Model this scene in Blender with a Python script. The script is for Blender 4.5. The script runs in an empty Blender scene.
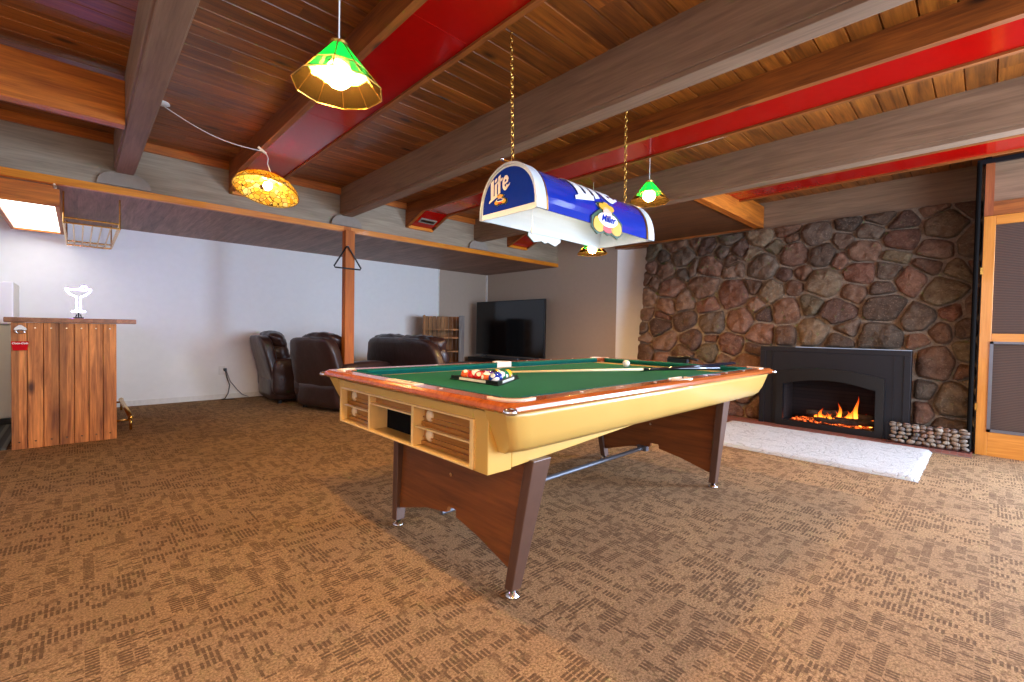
import bpy, bmesh, math, random
from mathutils import Vector, Matrix, noise

# ------------------------------------------------------------------ camera, world, light, exposure
SC = bpy.context.scene
COL = SC.collection
SC.view_settings.view_transform = 'Standard'
SC.view_settings.look = 'None'
SC.view_settings.gamma = 1.0
SC.view_settings.use_curve_mapping = False
SC.view_settings.exposure = 0.68
SC.cycles.use_denoising = True
SC.cycles.max_bounces = 8
SC.cycles.diffuse_bounces = 5
SC.cycles.transparent_max_bounces = 12
SC.cycles.sample_clamp_indirect = 6.0
SC.cycles.caustics_reflective = False
SC.cycles.caustics_refractive = False

cam_d = bpy.data.cameras.new('camera')
cam = bpy.data.objects.new('camera', cam_d)
COL.objects.link(cam)
cam_d.sensor_width = 36.0
cam_d.lens = 453.4 / 1024 * 36.0
cam_d.clip_start = 0.02
YAW, PITCH, ROLL = .8078, .0230, -.0170
_f = Vector((math.cos(YAW)*math.cos(PITCH), math.sin(YAW)*math.cos(PITCH), -math.sin(PITCH)))
_r = Vector((math.sin(YAW), -math.cos(YAW), 0))
_d = _f.cross(_r)
_c, _s = math.cos(ROLL), math.sin(ROLL)
_right, _down = _r*_c + _d*_s, -_r*_s + _d*_c
_m = Matrix((_right, -_down, -_f)).transposed().to_4x4()
_m.translation = Vector((0, 0, 1.045))
cam.matrix_world = _m
SC.camera = cam

world = bpy.data.worlds.new('sky')
SC.world = world
world.use_nodes = True
_bg = world.node_tree.nodes['Background']
_bg.inputs[0].default_value = (0.62, 0.74, 1.0, 1)
_bg.inputs[1].default_value = 0.7

def area(name, loc, direction, sx, sy, power, color):
    l = bpy.data.lights.new(name, 'AREA')
    l.shape = 'RECTANGLE'; l.size = sx; l.size_y = sy
    l.energy = power; l.color = color
    o = bpy.data.objects.new(name, l); COL.objects.link(o)
    o.location = loc
    o.rotation_euler = Vector(direction).to_track_quat('-Z', 'Y').to_euler()
    return o
# daylight through the windows of the right-hand wall and beside the door, plus an added fill light
area('window_and_fill_light', (3.5, -2.50, 1.35), (0, 1, -.05), 4.2, 1.9, 215, (.60, .77, 1.0))
area('window_and_fill_light', (5.80, -1.80, 1.25), (-1, .25, -.08), 1.2, 1.9, 240, (.54, .72, 1.0))
area('window_and_fill_light', (-2.70, 1.2, 1.45), (1, .12, -.05), 3.4, 1.7, 30, (.74, .82, 1.0))  # added fill light; the wall behind it has no window

# ------------------------------------------------------------------ helpers
def S(r, g, b):
    f = lambda c: (c/255)/12.92 if c/255 <= .04045 else ((c/255+.055)/1.055)**2.4
    return (f(r), f(g), f(b), 1)

class NT:
    def __init__(s, name):
        s.m = bpy.data.materials.new(name); s.m.use_nodes = True
        s.t = s.m.node_tree; s.t.nodes.clear()
        s.out = s.n('ShaderNodeOutputMaterial')
    def n(s, typ, ins=None, **kw):
        nd = s.t.nodes.new(typ)
        for k, v in kw.items(): setattr(nd, k, v)
        if ins:
            for k, v in ins.items(): s.set(nd, k, v)
        return nd
    def set(s, nd, k, v):
        i = nd.inputs[k]
        if isinstance(v, bpy.types.NodeSocket): s.t.links.new(v, i)
        elif isinstance(v, bpy.types.Node): s.t.links.new(v.outputs[0], i)
        else: i.default_value = v
    def math(s, op, a, b=0.0, c=0.0):
        nd = s.n('ShaderNodeMath', operation=op)
        s.set(nd, 0, a); s.set(nd, 1, b)
        if len(nd.inputs) > 2: s.set(nd, 2, c)
        return nd.outputs[0]
    def mix(s, f, a, b, blend='MIX'):
        nd = s.n('ShaderNodeMix', data_type='RGBA', blend_type=blend)
        s.set(nd, 0, f); s.set(nd, 6, a); s.set(nd, 7, b)
        return nd.outputs[2]
    def ramp(s, f, stops):
        nd = s.n('ShaderNodeValToRGB', {0: f})
        e = nd.color_ramp.elements
        while len(e) < len(stops): e.new(0.5)
        for i, (p, c) in enumerate(stops): e[i].position = p; e[i].color = c
        return nd.outputs[0]
    def pos(s, scale=(1, 1, 1), loc=(0, 0, 0), rot=(0, 0, 0), src='Object'):
        tc = s.n('ShaderNodeTexCoord')
        mp = s.n('ShaderNodeMapping', {0: tc.outputs[src]})
        mp.inputs['Scale'].default_value = scale
        mp.inputs['Location'].default_value = loc
        mp.inputs['Rotation'].default_value = rot
        return mp.outputs[0]
    def noise(s, vec, scale, detail=4, rough=.55, dist=0):
        return s.n('ShaderNodeTexNoise', {'Vector': vec, 'Scale': scale, 'Detail': detail, 'Roughness': rough, 'Distortion': dist}).outputs[0]
    def bsdf(s, **kw):
        b = s.n('ShaderNodeBsdfPrincipled')
        for k, v in kw.items():
            s.set(b, {'color': 'Base Color', 'rough': 'Roughness', 'metal': 'Metallic', 'normal': 'Normal', 'spec': 'Specular IOR Level',
                      'coat': 'Coat Weight', 'emit': 'Emission Color', 'estr': 'Emission Strength', 'sheen': 'Sheen Weight', 'trans': 'Transmission Weight', 'coatr': 'Coat Roughness'}[k], v)
        return b
    def bump(s, h, strength=.3, dist=.01):
        return s.n('ShaderNodeBump', {'Height': h, 'Strength': strength, 'Distance': dist}).outputs[0]
    def done(s, shader):
        s.t.links.new(shader.outputs[0] if isinstance(shader, bpy.types.Node) else shader, s.out.inputs[0])
        return s.m

def plain(name, col, rough=.5, metal=0, bump=0, bscale=80, var=.06, coat=0, spec=.5):
    t = NT(name); p = t.pos()
    n = t.noise(p, bscale*.25, 3)
    c = t.mix(t.ramp(n, [(.3, (0, 0, 0, 1)), (.7, (1, 1, 1, 1))]), [x*(1-var) for x in col[:3]]+[1], [min(1, x*(1+var)) for x in col[:3]]+[1])
    kw = dict(color=c, rough=rough, metal=metal, coat=coat, spec=spec)
    if bump: kw['normal'] = t.bump(t.noise(p, bscale, 4), bump, .005)
    return t.done(t.bsdf(**kw))

def emit(name, col, strength):
    t = NT(name)
    return t.done(t.n('ShaderNodeEmission', {0: col, 1: strength}))

def wood(name, dark, light, axis='X', plank=None, paxis='Y', rough=.5, scale=1.0, coat=0, pvar=.5, knots=True, bump=.15, offset=0.0, tint=None, plen=None):
    """grain runs along axis; plank = plank width measured along paxis"""
    t = NT(name)
    tc = t.n('ShaderNodeTexCoord')
    sep = t.n('ShaderNodeSeparateXYZ', {0: tc.outputs['Object']})
    g = {'X': 0, 'Y': 1, 'Z': 2}
    sc = [9.0, 9.0, 9.0]; sc[g[axis]] = .9
    vec = tc.outputs['Object']
    rnd = None
    if plank:
        idx = t.math('FLOOR', t.math('DIVIDE', t.math('ADD', sep.outputs[g[paxis]], offset), plank))
        r1 = t.n('ShaderNodeTexWhiteNoise', {'W': idx}, noise_dimensions='1D').outputs[0]
        if plen:
            seg = t.math('FLOOR', t.math('DIVIDE', t.math('ADD', sep.outputs[g[axis]], t.math('MULTIPLY', r1, 7.0)), plen))
            idx = t.math('ADD', idx, t.math('MULTIPLY', seg, 37.0))
        rnd = t.n('ShaderNodeTexWhiteNoise', {'W': idx}, noise_dimensions='1D').outputs[0]
        off = t.n('ShaderNodeCombineXYZ', {0: t.math('MULTIPLY', rnd, 17.0), 1: t.math('MULTIPLY', rnd, 31.0), 2: t.math('MULTIPLY', rnd, 5.0)})
        vec = t.n('ShaderNodeVectorMath', {0: vec, 1: off.outputs[0]}, operation='ADD').outputs[0]
    mp = t.n('ShaderNodeMapping', {0: vec}); mp.inputs['Scale'].default_value = sc
    n1 = t.noise(mp.outputs[0], 2.2*scale, 6, .6, .6)
    mp2 = t.n('ShaderNodeMapping', {0: vec}); s2 = [60.0]*3; s2[g[axis]] = 2.0; mp2.inputs['Scale'].default_value = s2
    n2 = t.noise(mp2.outputs[0], 1.5*scale, 3, .6)
    f = t.math('ADD', t.math('MULTIPLY', n1, .65), t.math('MULTIPLY', n2, .35))
    c = t.ramp(f, [(.33, dark), (.66, light)])
    if knots:
        mp3 = t.n('ShaderNodeMapping', {0: vec}); s3 = [4.0]*3; s3[g[axis]] = 1.6; mp3.inputs['Scale'].default_value = s3
        v = t.n('ShaderNodeTexVoronoi', {'Vector': mp3.outputs[0], 'Scale': 1.0}).outputs[0]
        k = t.ramp(v, [(.05, (1, 1, 1, 1)), (.13, (0, 0, 0, 1))])
        c = t.mix(k, c, [x*.35 for x in dark[:3]]+[1])
    if rnd is not None:
        b = t.math('ADD', 1-pvar*.5, t.math('MULTIPLY', rnd, pvar))
        c = t.mix(1.0, c, t.n('ShaderNodeCombineColor', {0: b, 1: b, 2: b}).outputs[0], 'MULTIPLY')
    return t.done(t.bsdf(color=c, rough=rough, coat=coat, normal=t.bump(f, bump, .004)))

def nbm(): return bmesh.new()

def wloc(o):
    v = Vector((0, 0, 0))
    while o is not None:
        v += o.location; o = o.parent
    return v

def link(name, bm, mats, parent=None, origin=None, smooth=False, local=False, bevel=0, bseg=2, subsurf=0):
    """the bmesh is in world coordinates unless local"""
    base = Vector(origin) if origin is not None else Vector((0, 0, 0))
    if parent is not None and not local: base = wloc(parent) + base*0
    if not local:
        bmesh.ops.translate(bm, verts=bm.verts, vec=-base)
    bmesh.ops.recalc_face_normals(bm, faces=bm.faces)
    me = bpy.data.meshes.new(name); bm.to_mesh(me); bm.free()
    for m in (mats if isinstance(mats, (list, tuple)) else [mats]): me.materials.append(m)
    if smooth:
        for p in me.polygons: p.use_smooth = True
    o = bpy.data.objects.new(name, me); COL.objects.link(o)
    if parent is not None: o.parent = parent
    elif origin is not None: o.location = base
    if bevel:
        md = o.modifiers.new('bevel', 'BEVEL'); md.width = bevel; md.segments = bseg; md.limit_method = 'ANGLE'; md.angle_limit = .6
    if subsurf:
        md = o.modifiers.new('sub', 'SUBSURF'); md.levels = subsurf; md.render_levels = subsurf
    return o

def tag(o, label=None, cat=None, group=None, kind=None):
    if label: o['label'] = label
    if cat: o['category'] = cat
    if group: o['group'] = group
    if kind: o['kind'] = kind
    return o

def thing(name, label, cat, loc=(0, 0, 0), group=None):
    o = bpy.data.objects.new(name, None); COL.objects.link(o)
    o.location = loc; o.empty_display_size = .1
    return tag(o, label, cat, group)

def copy_tree(o, parent=None):
    c = o.copy(); COL.objects.link(c)
    if parent is not None: c.parent = parent
    for ch in [x for x in list(bpy.data.objects) if x.parent == o]: copy_tree(ch, c)
    return c

def box(bm, x0, x1, y0, y1, z0, z1, mat=0):
    vs = [bm.verts.new((x, y, z)) for x in (x0, x1) for y in (y0, y1) for z in (z0, z1)]
    fs = []
    for f in ((0, 1, 3, 2), (4, 6, 7, 5), (0, 4, 5, 1), (2, 3, 7, 6), (0, 2, 6, 4), (1, 5, 7, 3)):
        fc = bm.faces.new([vs[i] for i in f]); fc.material_index = mat; fs.append(fc)
    return vs

def loft(bm, loops, mat=0, cap=True, closed=True):
    L = [[bm.verts.new(p) for p in lp] for lp in loops]
    n = len(L[0])
    for a, b in zip(L, L[1:]):
        for i in range(n if closed else n-1):
            j = (i+1) % n
            f = bm.faces.new((a[i], a[j], b[j], b[i])); f.material_index = mat
    if cap and closed:
        f = bm.faces.new(L[0][::-1]); f.material_index = mat
        f = bm.faces.new(L[-1]); f.material_index = mat
    return L

def tube(bm, pts, r, seg=8, mat=0, cap=True):
    pts = [Vector(p) for p in pts]
    rs = r if isinstance(r, (list, tuple)) else [r]*len(pts)
    loops = []
    up = None
    for i, p in enumerate(pts):
        d = (pts[min(i+1, len(pts)-1)] - pts[max(i-1, 0)]).normalized()
        if up is None:
            up = d.orthogonal().normalized()
        else:
            up = (up - d*up.dot(d))
            up = up.normalized() if up.length > 1e-6 else d.orthogonal().normalized()
        s = d.cross(up)
        loops.append([p + (up*math.cos(2*math.pi*k/seg) + s*math.sin(2*math.pi*k/seg))*rs[i] for k in range(seg)])
    loft(bm, loops, mat, cap)

def lathe(bm, prof, seg=24, c=(0, 0, 0), mat=0, phase=0):
    rings = []
    for r, z in prof:
        if r < 1e-6: rings.append([bm.verts.new((c[0], c[1], c[2]+z))])
        else: rings.append([bm.verts.new((c[0]+r*math.cos(2*math.pi*(k+phase)/seg), c[1]+r*math.sin(2*math.pi*(k+phase)/seg), c[2]+z)) for k in range(seg)])
    for a, b in zip(rings, rings[1:]):
        for i in range(seg):
            j = (i+1) % seg
            if len(a) == 1 and len(b) == 1: continue
            if len(a) == 1: f = bm.faces.new((a[0], b[j], b[i]))
            elif len(b) == 1: f = bm.faces.new((a[i], a[j], b[0]))
            else: f = bm.faces.new((a[i], a[j], b[j], b[i]))
            f.material_index = mat

def cushion(bm, c, size, k=5.0, n=8, wr=0.0, seed=0, fn=None, wscale=9.0):
    """a stuffed, rounded box"""
    b2 = bmesh.new(); bmesh.ops.create_cube(b2, size=2)
    bmesh.ops.subdivide_edges(b2, edges=b2.edges, cuts=n, use_grid_fill=True)
    mp = {}
    for v in b2.verts:
        p = v.co; s = (abs(p.x)**k+abs(p.y)**k+abs(p.z)**k)**(-1/k)
        q = Vector((p.x*s*size[0]/2, p.y*s*size[1]/2, p.z*s*size[2]/2))
        if wr:
            nn = noise.noise(q*wscale+Vector((seed*3.1, seed, 0)))+.6*noise.noise(q*wscale*2.3+Vector((0, seed*7.7, 0)))
            q += Vector((p.x*s, p.y*s, p.z*s))*nn*wr
        if fn: q = fn(q)
        mp[v.index] = bm.verts.new(q+Vector(c))
    for f in b2.faces: bm.faces.new([mp[v.index] for v in f.verts])
    b2.free()

def torus(bm, c, R, r, axis='Z', seg=12, rseg=6, mat=0, squash=(1, 1, 1)):
    vs = []
    for i in range(seg):
        a = 2*math.pi*i/seg; ring = []
        for j in range(rseg):
            b = 2*math.pi*j/rseg
            p = [(R+r*math.cos(b))*math.cos(a), (R+r*math.cos(b))*math.sin(a), r*math.sin(b)]
            if axis == 'X': p = [p[2], p[0], p[1]]
            if axis == 'Y': p = [p[0], p[2], p[1]]
            ring.append(bm.verts.new((c[0]+p[0]*squash[0], c[1]+p[1]*squash[1], c[2]+p[2]*squash[2])))
        vs.append(ring)
    for i in range(seg):
        for j in range(rseg):
            f = bm.faces.new((vs[i][j], vs[(i+1) % seg][j], vs[(i+1) % seg][(j+1) % rseg], vs[i][(j+1) % rseg])); f.material_index = mat

def text_bm(txt, size, bold=0.0, shear=0.0, depth=.002, cuts=0):
    cu = bpy.data.curves.new('lettering', 'FONT'); cu.body = txt; cu.size = size; cu.offset = bold; cu.shear = shear
    cu.align_x = 'CENTER'; cu.extrude = depth/2
    o = bpy.data.objects.new('lettering', cu); COL.objects.link(o)
    bpy.context.view_layer.update()
    me = bpy.data.meshes.new_from_object(o.evaluated_get(bpy.context.evaluated_depsgraph_get()))
    bpy.data.objects.remove(o)
    bm = nbm(); bm.from_mesh(me); bpy.data.meshes.remove(me)
    if cuts:
        bmesh.ops.triangulate(bm, faces=bm.faces)
        for _ in range(cuts):
            long = [e for e in bm.edges if e.calc_length() > size*.12]
            if not long: break
            bmesh.ops.subdivide_edges(bm, edges=long, cuts=1)
            bmesh.ops.triangulate(bm, faces=bm.faces)
    return bm

def poly_prism(bm, pts, fn, t, mat=0):
    """pts 2-D outline, fn(u,v,w)->3-D, thickness t"""
    a = [bm.verts.new(fn(u, v, 0)) for u, v in pts]; b = [bm.verts.new(fn(u, v, t)) for u, v in pts]
    n = len(pts)
    for f in (bm.faces.new(a[::-1]), bm.faces.new(b)): f.material_index = mat
    for i in range(n):
        f = bm.faces.new((a[i], a[(i+1) % n], b[(i+1) % n], b[i])); f.material_index = mat

# ------------------------------------------------------------------ materials
M = {}
def carpet():
    t = NT('carpet_tiles')
    tc = t.n('ShaderNodeTexCoord'); sp = t.n('ShaderNodeSeparateXYZ', {0: tc.outputs['Object']})
    T = .5
    x = t.math('DIVIDE', t.math('SUBTRACT', sp.outputs[0], .2), T); y = t.math('DIVIDE', t.math('SUBTRACT', sp.outputs[1], -.04), T)
    ix, iy = t.math('FLOOR', x), t.math('FLOOR', y)
    fx, fy = t.math('SUBTRACT', x, ix), t.math('SUBTRACT', y, iy)
    par = t.math('MODULO', t.math('ABSOLUTE', t.math('ADD', ix, iy)), 2.0)
    par = t.math('GREATER_THAN', par, .5)
    inv = t.math('SUBTRACT', 1.0, par)
    a = t.math('ADD', t.math('MULTIPLY', fx, par), t.math('MULTIPLY', fy, inv))   # along the rows of dashes
    b = t.math('ADD', t.math('MULTIPLY', fy, par), t.math('MULTIPLY', fx, inv))   # across
    tid = t.math('ADD', t.math('MULTIPLY', ix, 7.3), t.math('MULTIPLY', iy, 3.7))
    # rows 12 per tile, dashes 42 per row
    rb = t.math('FLOOR', t.math('MULTIPLY', b, 13.0)); ra = t.math('MULTIPLY', a, 32.0); ca = t.math('FLOOR', ra)
    v = t.n('ShaderNodeCombineXYZ', {0: t.math('MULTIPLY', ca, .11), 1: t.math('MULTIPLY', rb, .95), 2: tid})
    bl = t.noise(v.outputs[0], 1.0, 2, .6)
    big = t.math('GREATER_THAN', bl, .505)
    fine = t.n('ShaderNodeTexWhiteNoise', {'Vector': t.n('ShaderNodeCombineXYZ', {0: ca, 1: rb, 2: tid}).outputs[0]}, noise_dimensions='3D').outputs[0]
    keep = t.math('GREATER_THAN', fine, .18)
    fr = t.math('SUBTRACT', ra, ca)
    dash = t.math('LESS_THAN', t.math('ABSOLUTE', t.math('SUBTRACT', fr, .5)), .30)
    fb = t.math('SUBTRACT', t.math('MULTIPLY', b, 13.0), rb)
    dash2 = t.math('LESS_THAN', t.math('ABSOLUTE', t.math('SUBTRACT', fb, .5)), .44)
    dark = t.math('MULTIPLY', t.math('MULTIPLY', big, keep), t.math('MULTIPLY', dash, dash2))
    # second, finer population
    rb2 = t.math('FLOOR', t.math('MULTIPLY', b, 30.0)); ca2 = t.math('FLOOR', t.math('MULTIPLY', a, 46.0))
    v2 = t.n('ShaderNodeCombineXYZ', {0: t.math('MULTIPLY', ca2, .33), 1: t.math('MULTIPLY', rb2, .5), 2: t.math('ADD', tid, 5.0)})
    d2 = t.math('GREATER_THAN', t.noise(v2.outputs[0], 1.0, 1, .5), .60)
    dark = t.math('MAXIMUM', dark, t.math('MULTIPLY', d2, .6))
    pile = t.noise(tc.outputs['Object'], 120, 3, .75)
    col = t.mix(t.ramp(pile, [(.35, (0, 0, 0, 1)), (.65, (1, 1, 1, 1))]), S(104, 78, 50), S(196, 158, 116))
    wide = t.noise(tc.outputs['Object'], 1.3, 3)
    col = t.mix(t.math('MULTIPLY', wide, .25), col, S(132, 104, 80))
    col = t.mix(t.math('MULTIPLY', par, .22), col, S(126, 100, 78))
    dk = t.mix(pile, S(72, 52, 38), S(104, 78, 56))
    col = t.mix(t.math('MULTIPLY', dark, .8), col, dk)
    return t.done(t.bsdf(color=col, rough=.95, spec=.1, normal=t.bump(t.math('SUBTRACT', pile, t.math('MULTIPLY', dark, .4)), .5, .006)))
M['carpet'] = carpet()
M['ceil_wood'] = wood('ceiling_planks', S(92, 47, 13), S(178, 106, 36), 'X', .148, 'Y', .42, coat=.15, pvar=.55, offset=10*.148, plen=2.6, bump=.1)
M['grey_beam'] = wood('grey_stained_beam', S(114, 88, 66), S(152, 122, 95), 'Y', rough=.6, knots=False, bump=.25, scale=.9)
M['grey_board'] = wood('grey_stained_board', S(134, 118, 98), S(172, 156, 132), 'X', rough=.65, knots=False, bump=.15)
M['cedar'] = wood('cedar_beam', S(98, 48, 14), S(172, 98, 36), 'Y', rough=.5)
M['cedar_x'] = wood('cedar_joist', S(140, 66, 12), S(218, 124, 34), 'X', rough=.5)
M['cedar_z'] = wood('cedar_post', S(110, 52, 26), S(176, 98, 52), 'Z', rough=.5)
M['pine_trim'] = wood('varnished_pine', S(196, 104, 12), S(238, 152, 34), 'X', rough=.4, coat=.2, knots=True)
M['pine_z'] = wood('varnished_pine_post', S(160, 76, 10), S(200, 112, 28), 'Z', rough=.65, bump=.05)
M['door_wood'] = wood('door_pine', S(186, 112, 34), S(216, 144, 60), 'Z', rough=.35, coat=.3, knots=False)
M['door_wood_y'] = wood('door_pine_rail', S(186, 112, 34), S(216, 144, 60), 'Y', rough=.35, coat=.3, knots=False)
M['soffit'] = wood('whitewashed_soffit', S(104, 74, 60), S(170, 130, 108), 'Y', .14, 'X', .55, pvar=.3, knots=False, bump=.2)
M['plywood'] = wood('dark_plywood', S(76, 44, 22), S(126, 80, 42), 'Y', rough=.5, knots=False)
M['white_wall'] = plain('white_paint', S(246, 246, 244), .75, bump=.08, bscale=60, var=.015)
M['tan_wall'] = plain('greige_paint', S(186, 168, 150), .7, bump=.08, bscale=60, var=.02)
M['red'] = plain('glossy_red_panel', S(168, 6, 4), .16, var=.05, coat=.3, spec=.4)
M['black_metal'] = plain('black_metal', S(26, 26, 32), .4, .3)
M['black'] = plain('black_plastic', S(16, 16, 18), .35)
M['matte_black'] = plain('flat_black', S(14, 13, 13), .9, spec=.1)
M['brass'] = plain('brass', S(214, 168, 84), .25, 1.0)
M['chrome'] = plain('chrome', S(214, 214, 216), .15, 1.0)
M['steel'] = plain('grey_metal', S(120, 122, 130), .35, .8)
M['white_plastic'] = plain('white_plastic', S(232, 230, 224), .35)
M['cream'] = plain('cream_plastic', S(238, 224, 196), .35)
M['ledge'] = plain('cement_patch', S(150, 140, 128), .85, bump=.2)

# ------------------------------------------------------------------ room
Zc, YS, YB, X3, XT = 2.75, 5.53, 7.51, 6.41, 7.25
XA, YA = -2.75, -2.55
bm = nbm(); box(bm, XA-.1, XT+.1, YA-.1, YB+.1, -.12, 0)
tag(link('floor', bm, M['carpet']), 'patterned brown carpet tile floor', kind='structure')

# ceiling: planks run along x with v-grooves between them
bm = nbm(); pw = .148; y = YA-.1
y0 = math.floor(YA/pw)*pw
prof = []
k = 0
while y0 + k*pw < YB+.1:
    yy = y0+k*pw
    prof += [(yy, Zc+.012), (yy+.006, Zc), (yy+pw-.006, Zc)]
    k += 1
loft(bm, [[(x, p[0], p[1]) for p in prof] + [(x, prof[-1][0], Zc+.1), (x, prof[0][0], Zc+.1)] for x in (XA-.1, XT+.1)])
tag(link('ceiling', bm, M['ceil_wood']), 'varnished cedar tongue and groove plank ceiling', kind='structure')

def sbox(name, x0, x1, y0, y1, z0, z1, mat, label=None, bevel=0):
    bm = nbm(); box(bm, x0, x1, y0, y1, z0, z1)
    return tag(link(name, bm, mat, bevel=bevel), label, kind='structure')

# walls
sbox('wall_left', XA-.1, 5.155, YB, YB+.12, 0, Zc+.1, M['white_wall'], 'long white wall behind the bar and recliners')
sbox('wall_back', 5.155, XT+.1, YB+.02, YB+.12, 0, Zc+.1, M['tan_wall'], 'greige wall piece beside the wooden crate shelf')
sbox('trim_1', 5.135, 5.16, YB-.012, YB+.02, 0, 2.23, M['white_plastic'], 'white strip where the white wall ends')
sbox('wall_end', X3, X3+.12, 4.23, YB+.02, 0, Zc+.1, M['tan_wall'], 'greige wall behind the television')
sbox('trim_2', X3-.02, X3, YB-.015, YB+.02, 0, 2.23, M['white_plastic'], 'thin white strip in the corner behind the television')
bm = nbm(); poly_prism(bm, [(X3, 4.235), (X3+.50, 3.50), (XT, 3.50), (XT, 4.235)], lambda u, v, w: (u, v, w), Zc+.1)  # wall return, its slant shaped to catch the window daylight
tag(link('wall_pier', bm, M['white_wall']), 'white wall strip slanted to catch daylight, left of the stone wall', kind='structure')
sbox('trim_3', 6.36, 6.52, 3.55, 4.13, 2.40, Zc, M['cedar'], 'dark board end over the white wall strip')
sbox('wall_camera', XA-.1, XA, YA, YB, 0, Zc+.1, M['white_wall'], 'white wall behind the camera')
# right-hand wall with a wide band of windows
bm = nbm()
box(bm, XA-.1, 1.0, YA-.1, YA, 0, Zc+.1); box(bm, 5.6, XT, YA-.1, YA, 0, Zc+.1)
box(bm, 1.0, 5.6, YA-.1, YA, 0, .35); box(bm, 1.0, 5.6, YA-.1, YA, 2.35, Zc+.1)
tag(link('wall_right', bm, M['white_wall']), 'white wall with wide windows on the right', kind='structure')
bm = nbm()
for x in (1.0, 2.13, 3.27, 4.41, 5.54): box(bm, x, x+.06, YA-.08, YA-.02, .35, 2.35)
for z in (.35, 2.29): box(bm, 1.0, 5.6, YA-.08, YA-.02, z, z+.06)
tag(link('window_1', bm, M['door_wood']), 'pine frames of the wide window', kind='structure')
sbox('baseboard_left', -.5, 5.13, YB-.012, YB, 0, .07, M['white_plastic'], 'low white baseboard under the white wall')
sbox('baseboard_end', X3-.012, X3, 4.24, YB, 0, .07, M['white_plastic'], 'low white baseboard behind the television')

# beams
for x0, x1, lab in ((.235, .385, 'grey beam over the bar side of the room'), (2.325, 2.475, 'grey beam between the pool table lamp and the post'), (4.43, 4.58, 'grey beam beyond the pool table')):
    bm = nbm()
    box(bm, x0, x1, YA, YS, 2.445, Zc+.01); box(bm, x0+.012, x1-.012, YA, YS, 2.417, 2.447)
    tag(link('ceiling_beam', bm, M['grey_beam'], bevel=.004), lab, kind='structure')
    # cement patch where the beam end enters the soffit face
    bm = nbm(); xc = (x0+x1)/2
    poly_prism(bm, [(xc+.19*math.cos(a*math.pi/12), 2.30+.135*math.sin(a*math.pi/12)**.8) for a in range(13)], lambda u, v, w: (u, YS-.03-w, v), .012)
    tag(link('trim_patch', bm, M['ledge']), 'rounded grey patch under the end of the ' + lab, kind='structure')
sbox('ceiling_beam', X3, X3+.15, .04, 4.23, 2.405, Zc+.01, M['grey_beam'], 'grey header board above the stone wall', .004)

# soffit over the back of the room
sbox('trim_fascia', XA, X3, YS, YS+.03, 2.29, 2.68, M['grey_board'], 'grey board face of the lowered soffit')
bm = nbm()
for a, b in ((XA, .235), (.385, 1.147), (1.587, 2.325), (2.475, 3.24), (3.665, 4.43), (4.58, 5.14), (5.585, X3)): box(bm, a, b, YS-.03, YS+.02, 2.672, Zc)
tag(link('trim_ledger', bm, M['cedar_x']), 'cedar strip between soffit face and plank ceiling', kind='structure')
sbox('trim_soffit_edge', XA, X3, YS-.03, YS+.03, 2.228, 2.293, M['pine_trim'], 'varnished pine edge of the lowered soffit', .003)
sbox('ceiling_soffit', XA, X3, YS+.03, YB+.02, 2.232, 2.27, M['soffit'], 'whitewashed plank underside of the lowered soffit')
sbox('support_post', 2.345, 2.462, 5.40, 5.50, 0, 2.232, M['pine_z'], 'varnished square pine post under the soffit edge', .004)
sbox('support_post', 2.365, 2.455, 5.496, 5.50, 2.2, 2.293, M['pine_z'], 'top of the pine post')

# joists that run the other way
sbox('ceiling_joist', XA, .235, 4.10, 4.20, 2.40, 2.70, M['cedar_x'], 'short cedar joist at the upper left', .004)
sbox('ceiling_joist', 4.58, X3, 2.03, 2.12, 2.417, 2.70, M['cedar_x'], 'short cedar joist above the fireplace side', .004)
sbox('ceiling_panel', 4.58, X3, 2.12, 4.23, 2.435, 2.46, M['plywood'], 'dark plywood panel over the stone wall end')
sbox('trim_4', X3-.07, X3, 2.12, 4.23, 2.405, 2.436, M['cedar'], 'dark strip where plywood meets the stone wall')

# boxed ducts with red undersides
def duct(x0, x1, lab, vent=False):
    t = thing('ceiling_duct', lab, 'duct', (x0, 5.3, 2.6)); t['kind'] = 'structure'
    for a, b in ((x0-.045, x0), (x1, x1+.035)):
        bm = nbm()
        box(bm, a, b, YA, 5.12, 2.585, Zc)
        poly_prism(bm, [(5.12, 2.585), (5.12, Zc), (YS, Zc), (YS, 2.43)], lambda u, v, w, a=a: (a+w, u, v), b-a)
        link('side_board', bm, M['cedar'], t)
    bm = nbm(); box(bm, x0, x1, YA, 5.12, 2.60, 2.615)
    poly_prism(bm, [(5.12, 2.60), (5.12, 2.615), (YS-.03, 2.47), (YS-.03, 2.455)], lambda u, v, w: (x0+w, u, v), x1-x0)
    link('red_panel', bm, M['red'], t)
    bm = nbm(); box(bm, x0-.02, x1+.02, YS-.05, YS-.002, 2.425, 2.47)
    link('end_trim', bm, M['pine_trim'], t)
    bm = nbm()
    for y in (.55, 2.0, 3.45): box(bm, x0+.002, x1-.002, y, y+.004, 2.5985, 2.6)
    link('panel_seam', bm, M['red'], t)
    if vent:
        f = lambda u, v, w: (x0+u, 5.12+v*.37, 2.597-v*.145-w)
        bm = nbm(); poly_prism(bm, [(.05, .42), (x1-x0-.05, .42), (x1-x0-.05, .66), (.05, .66)], f, .008)
        vt = link('vent', bm, M['ledge'], t)
        bm = nbm(); poly_prism(bm, [(.07, .48), (x1-x0-.07, .48), (x1-x0-.07, .60), (.07, .60)], f, .010)
        link('slot', bm, M['black'], vt)
    return t
duct(1.187, 1.547, 'glossy red boxed duct above the green pendant lamp')
duct(3.28, 3.63, 'glossy red boxed duct with a vent at its end', True)
duct(5.18, 5.55, 'glossy red boxed duct closest to the stone wall')

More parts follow.
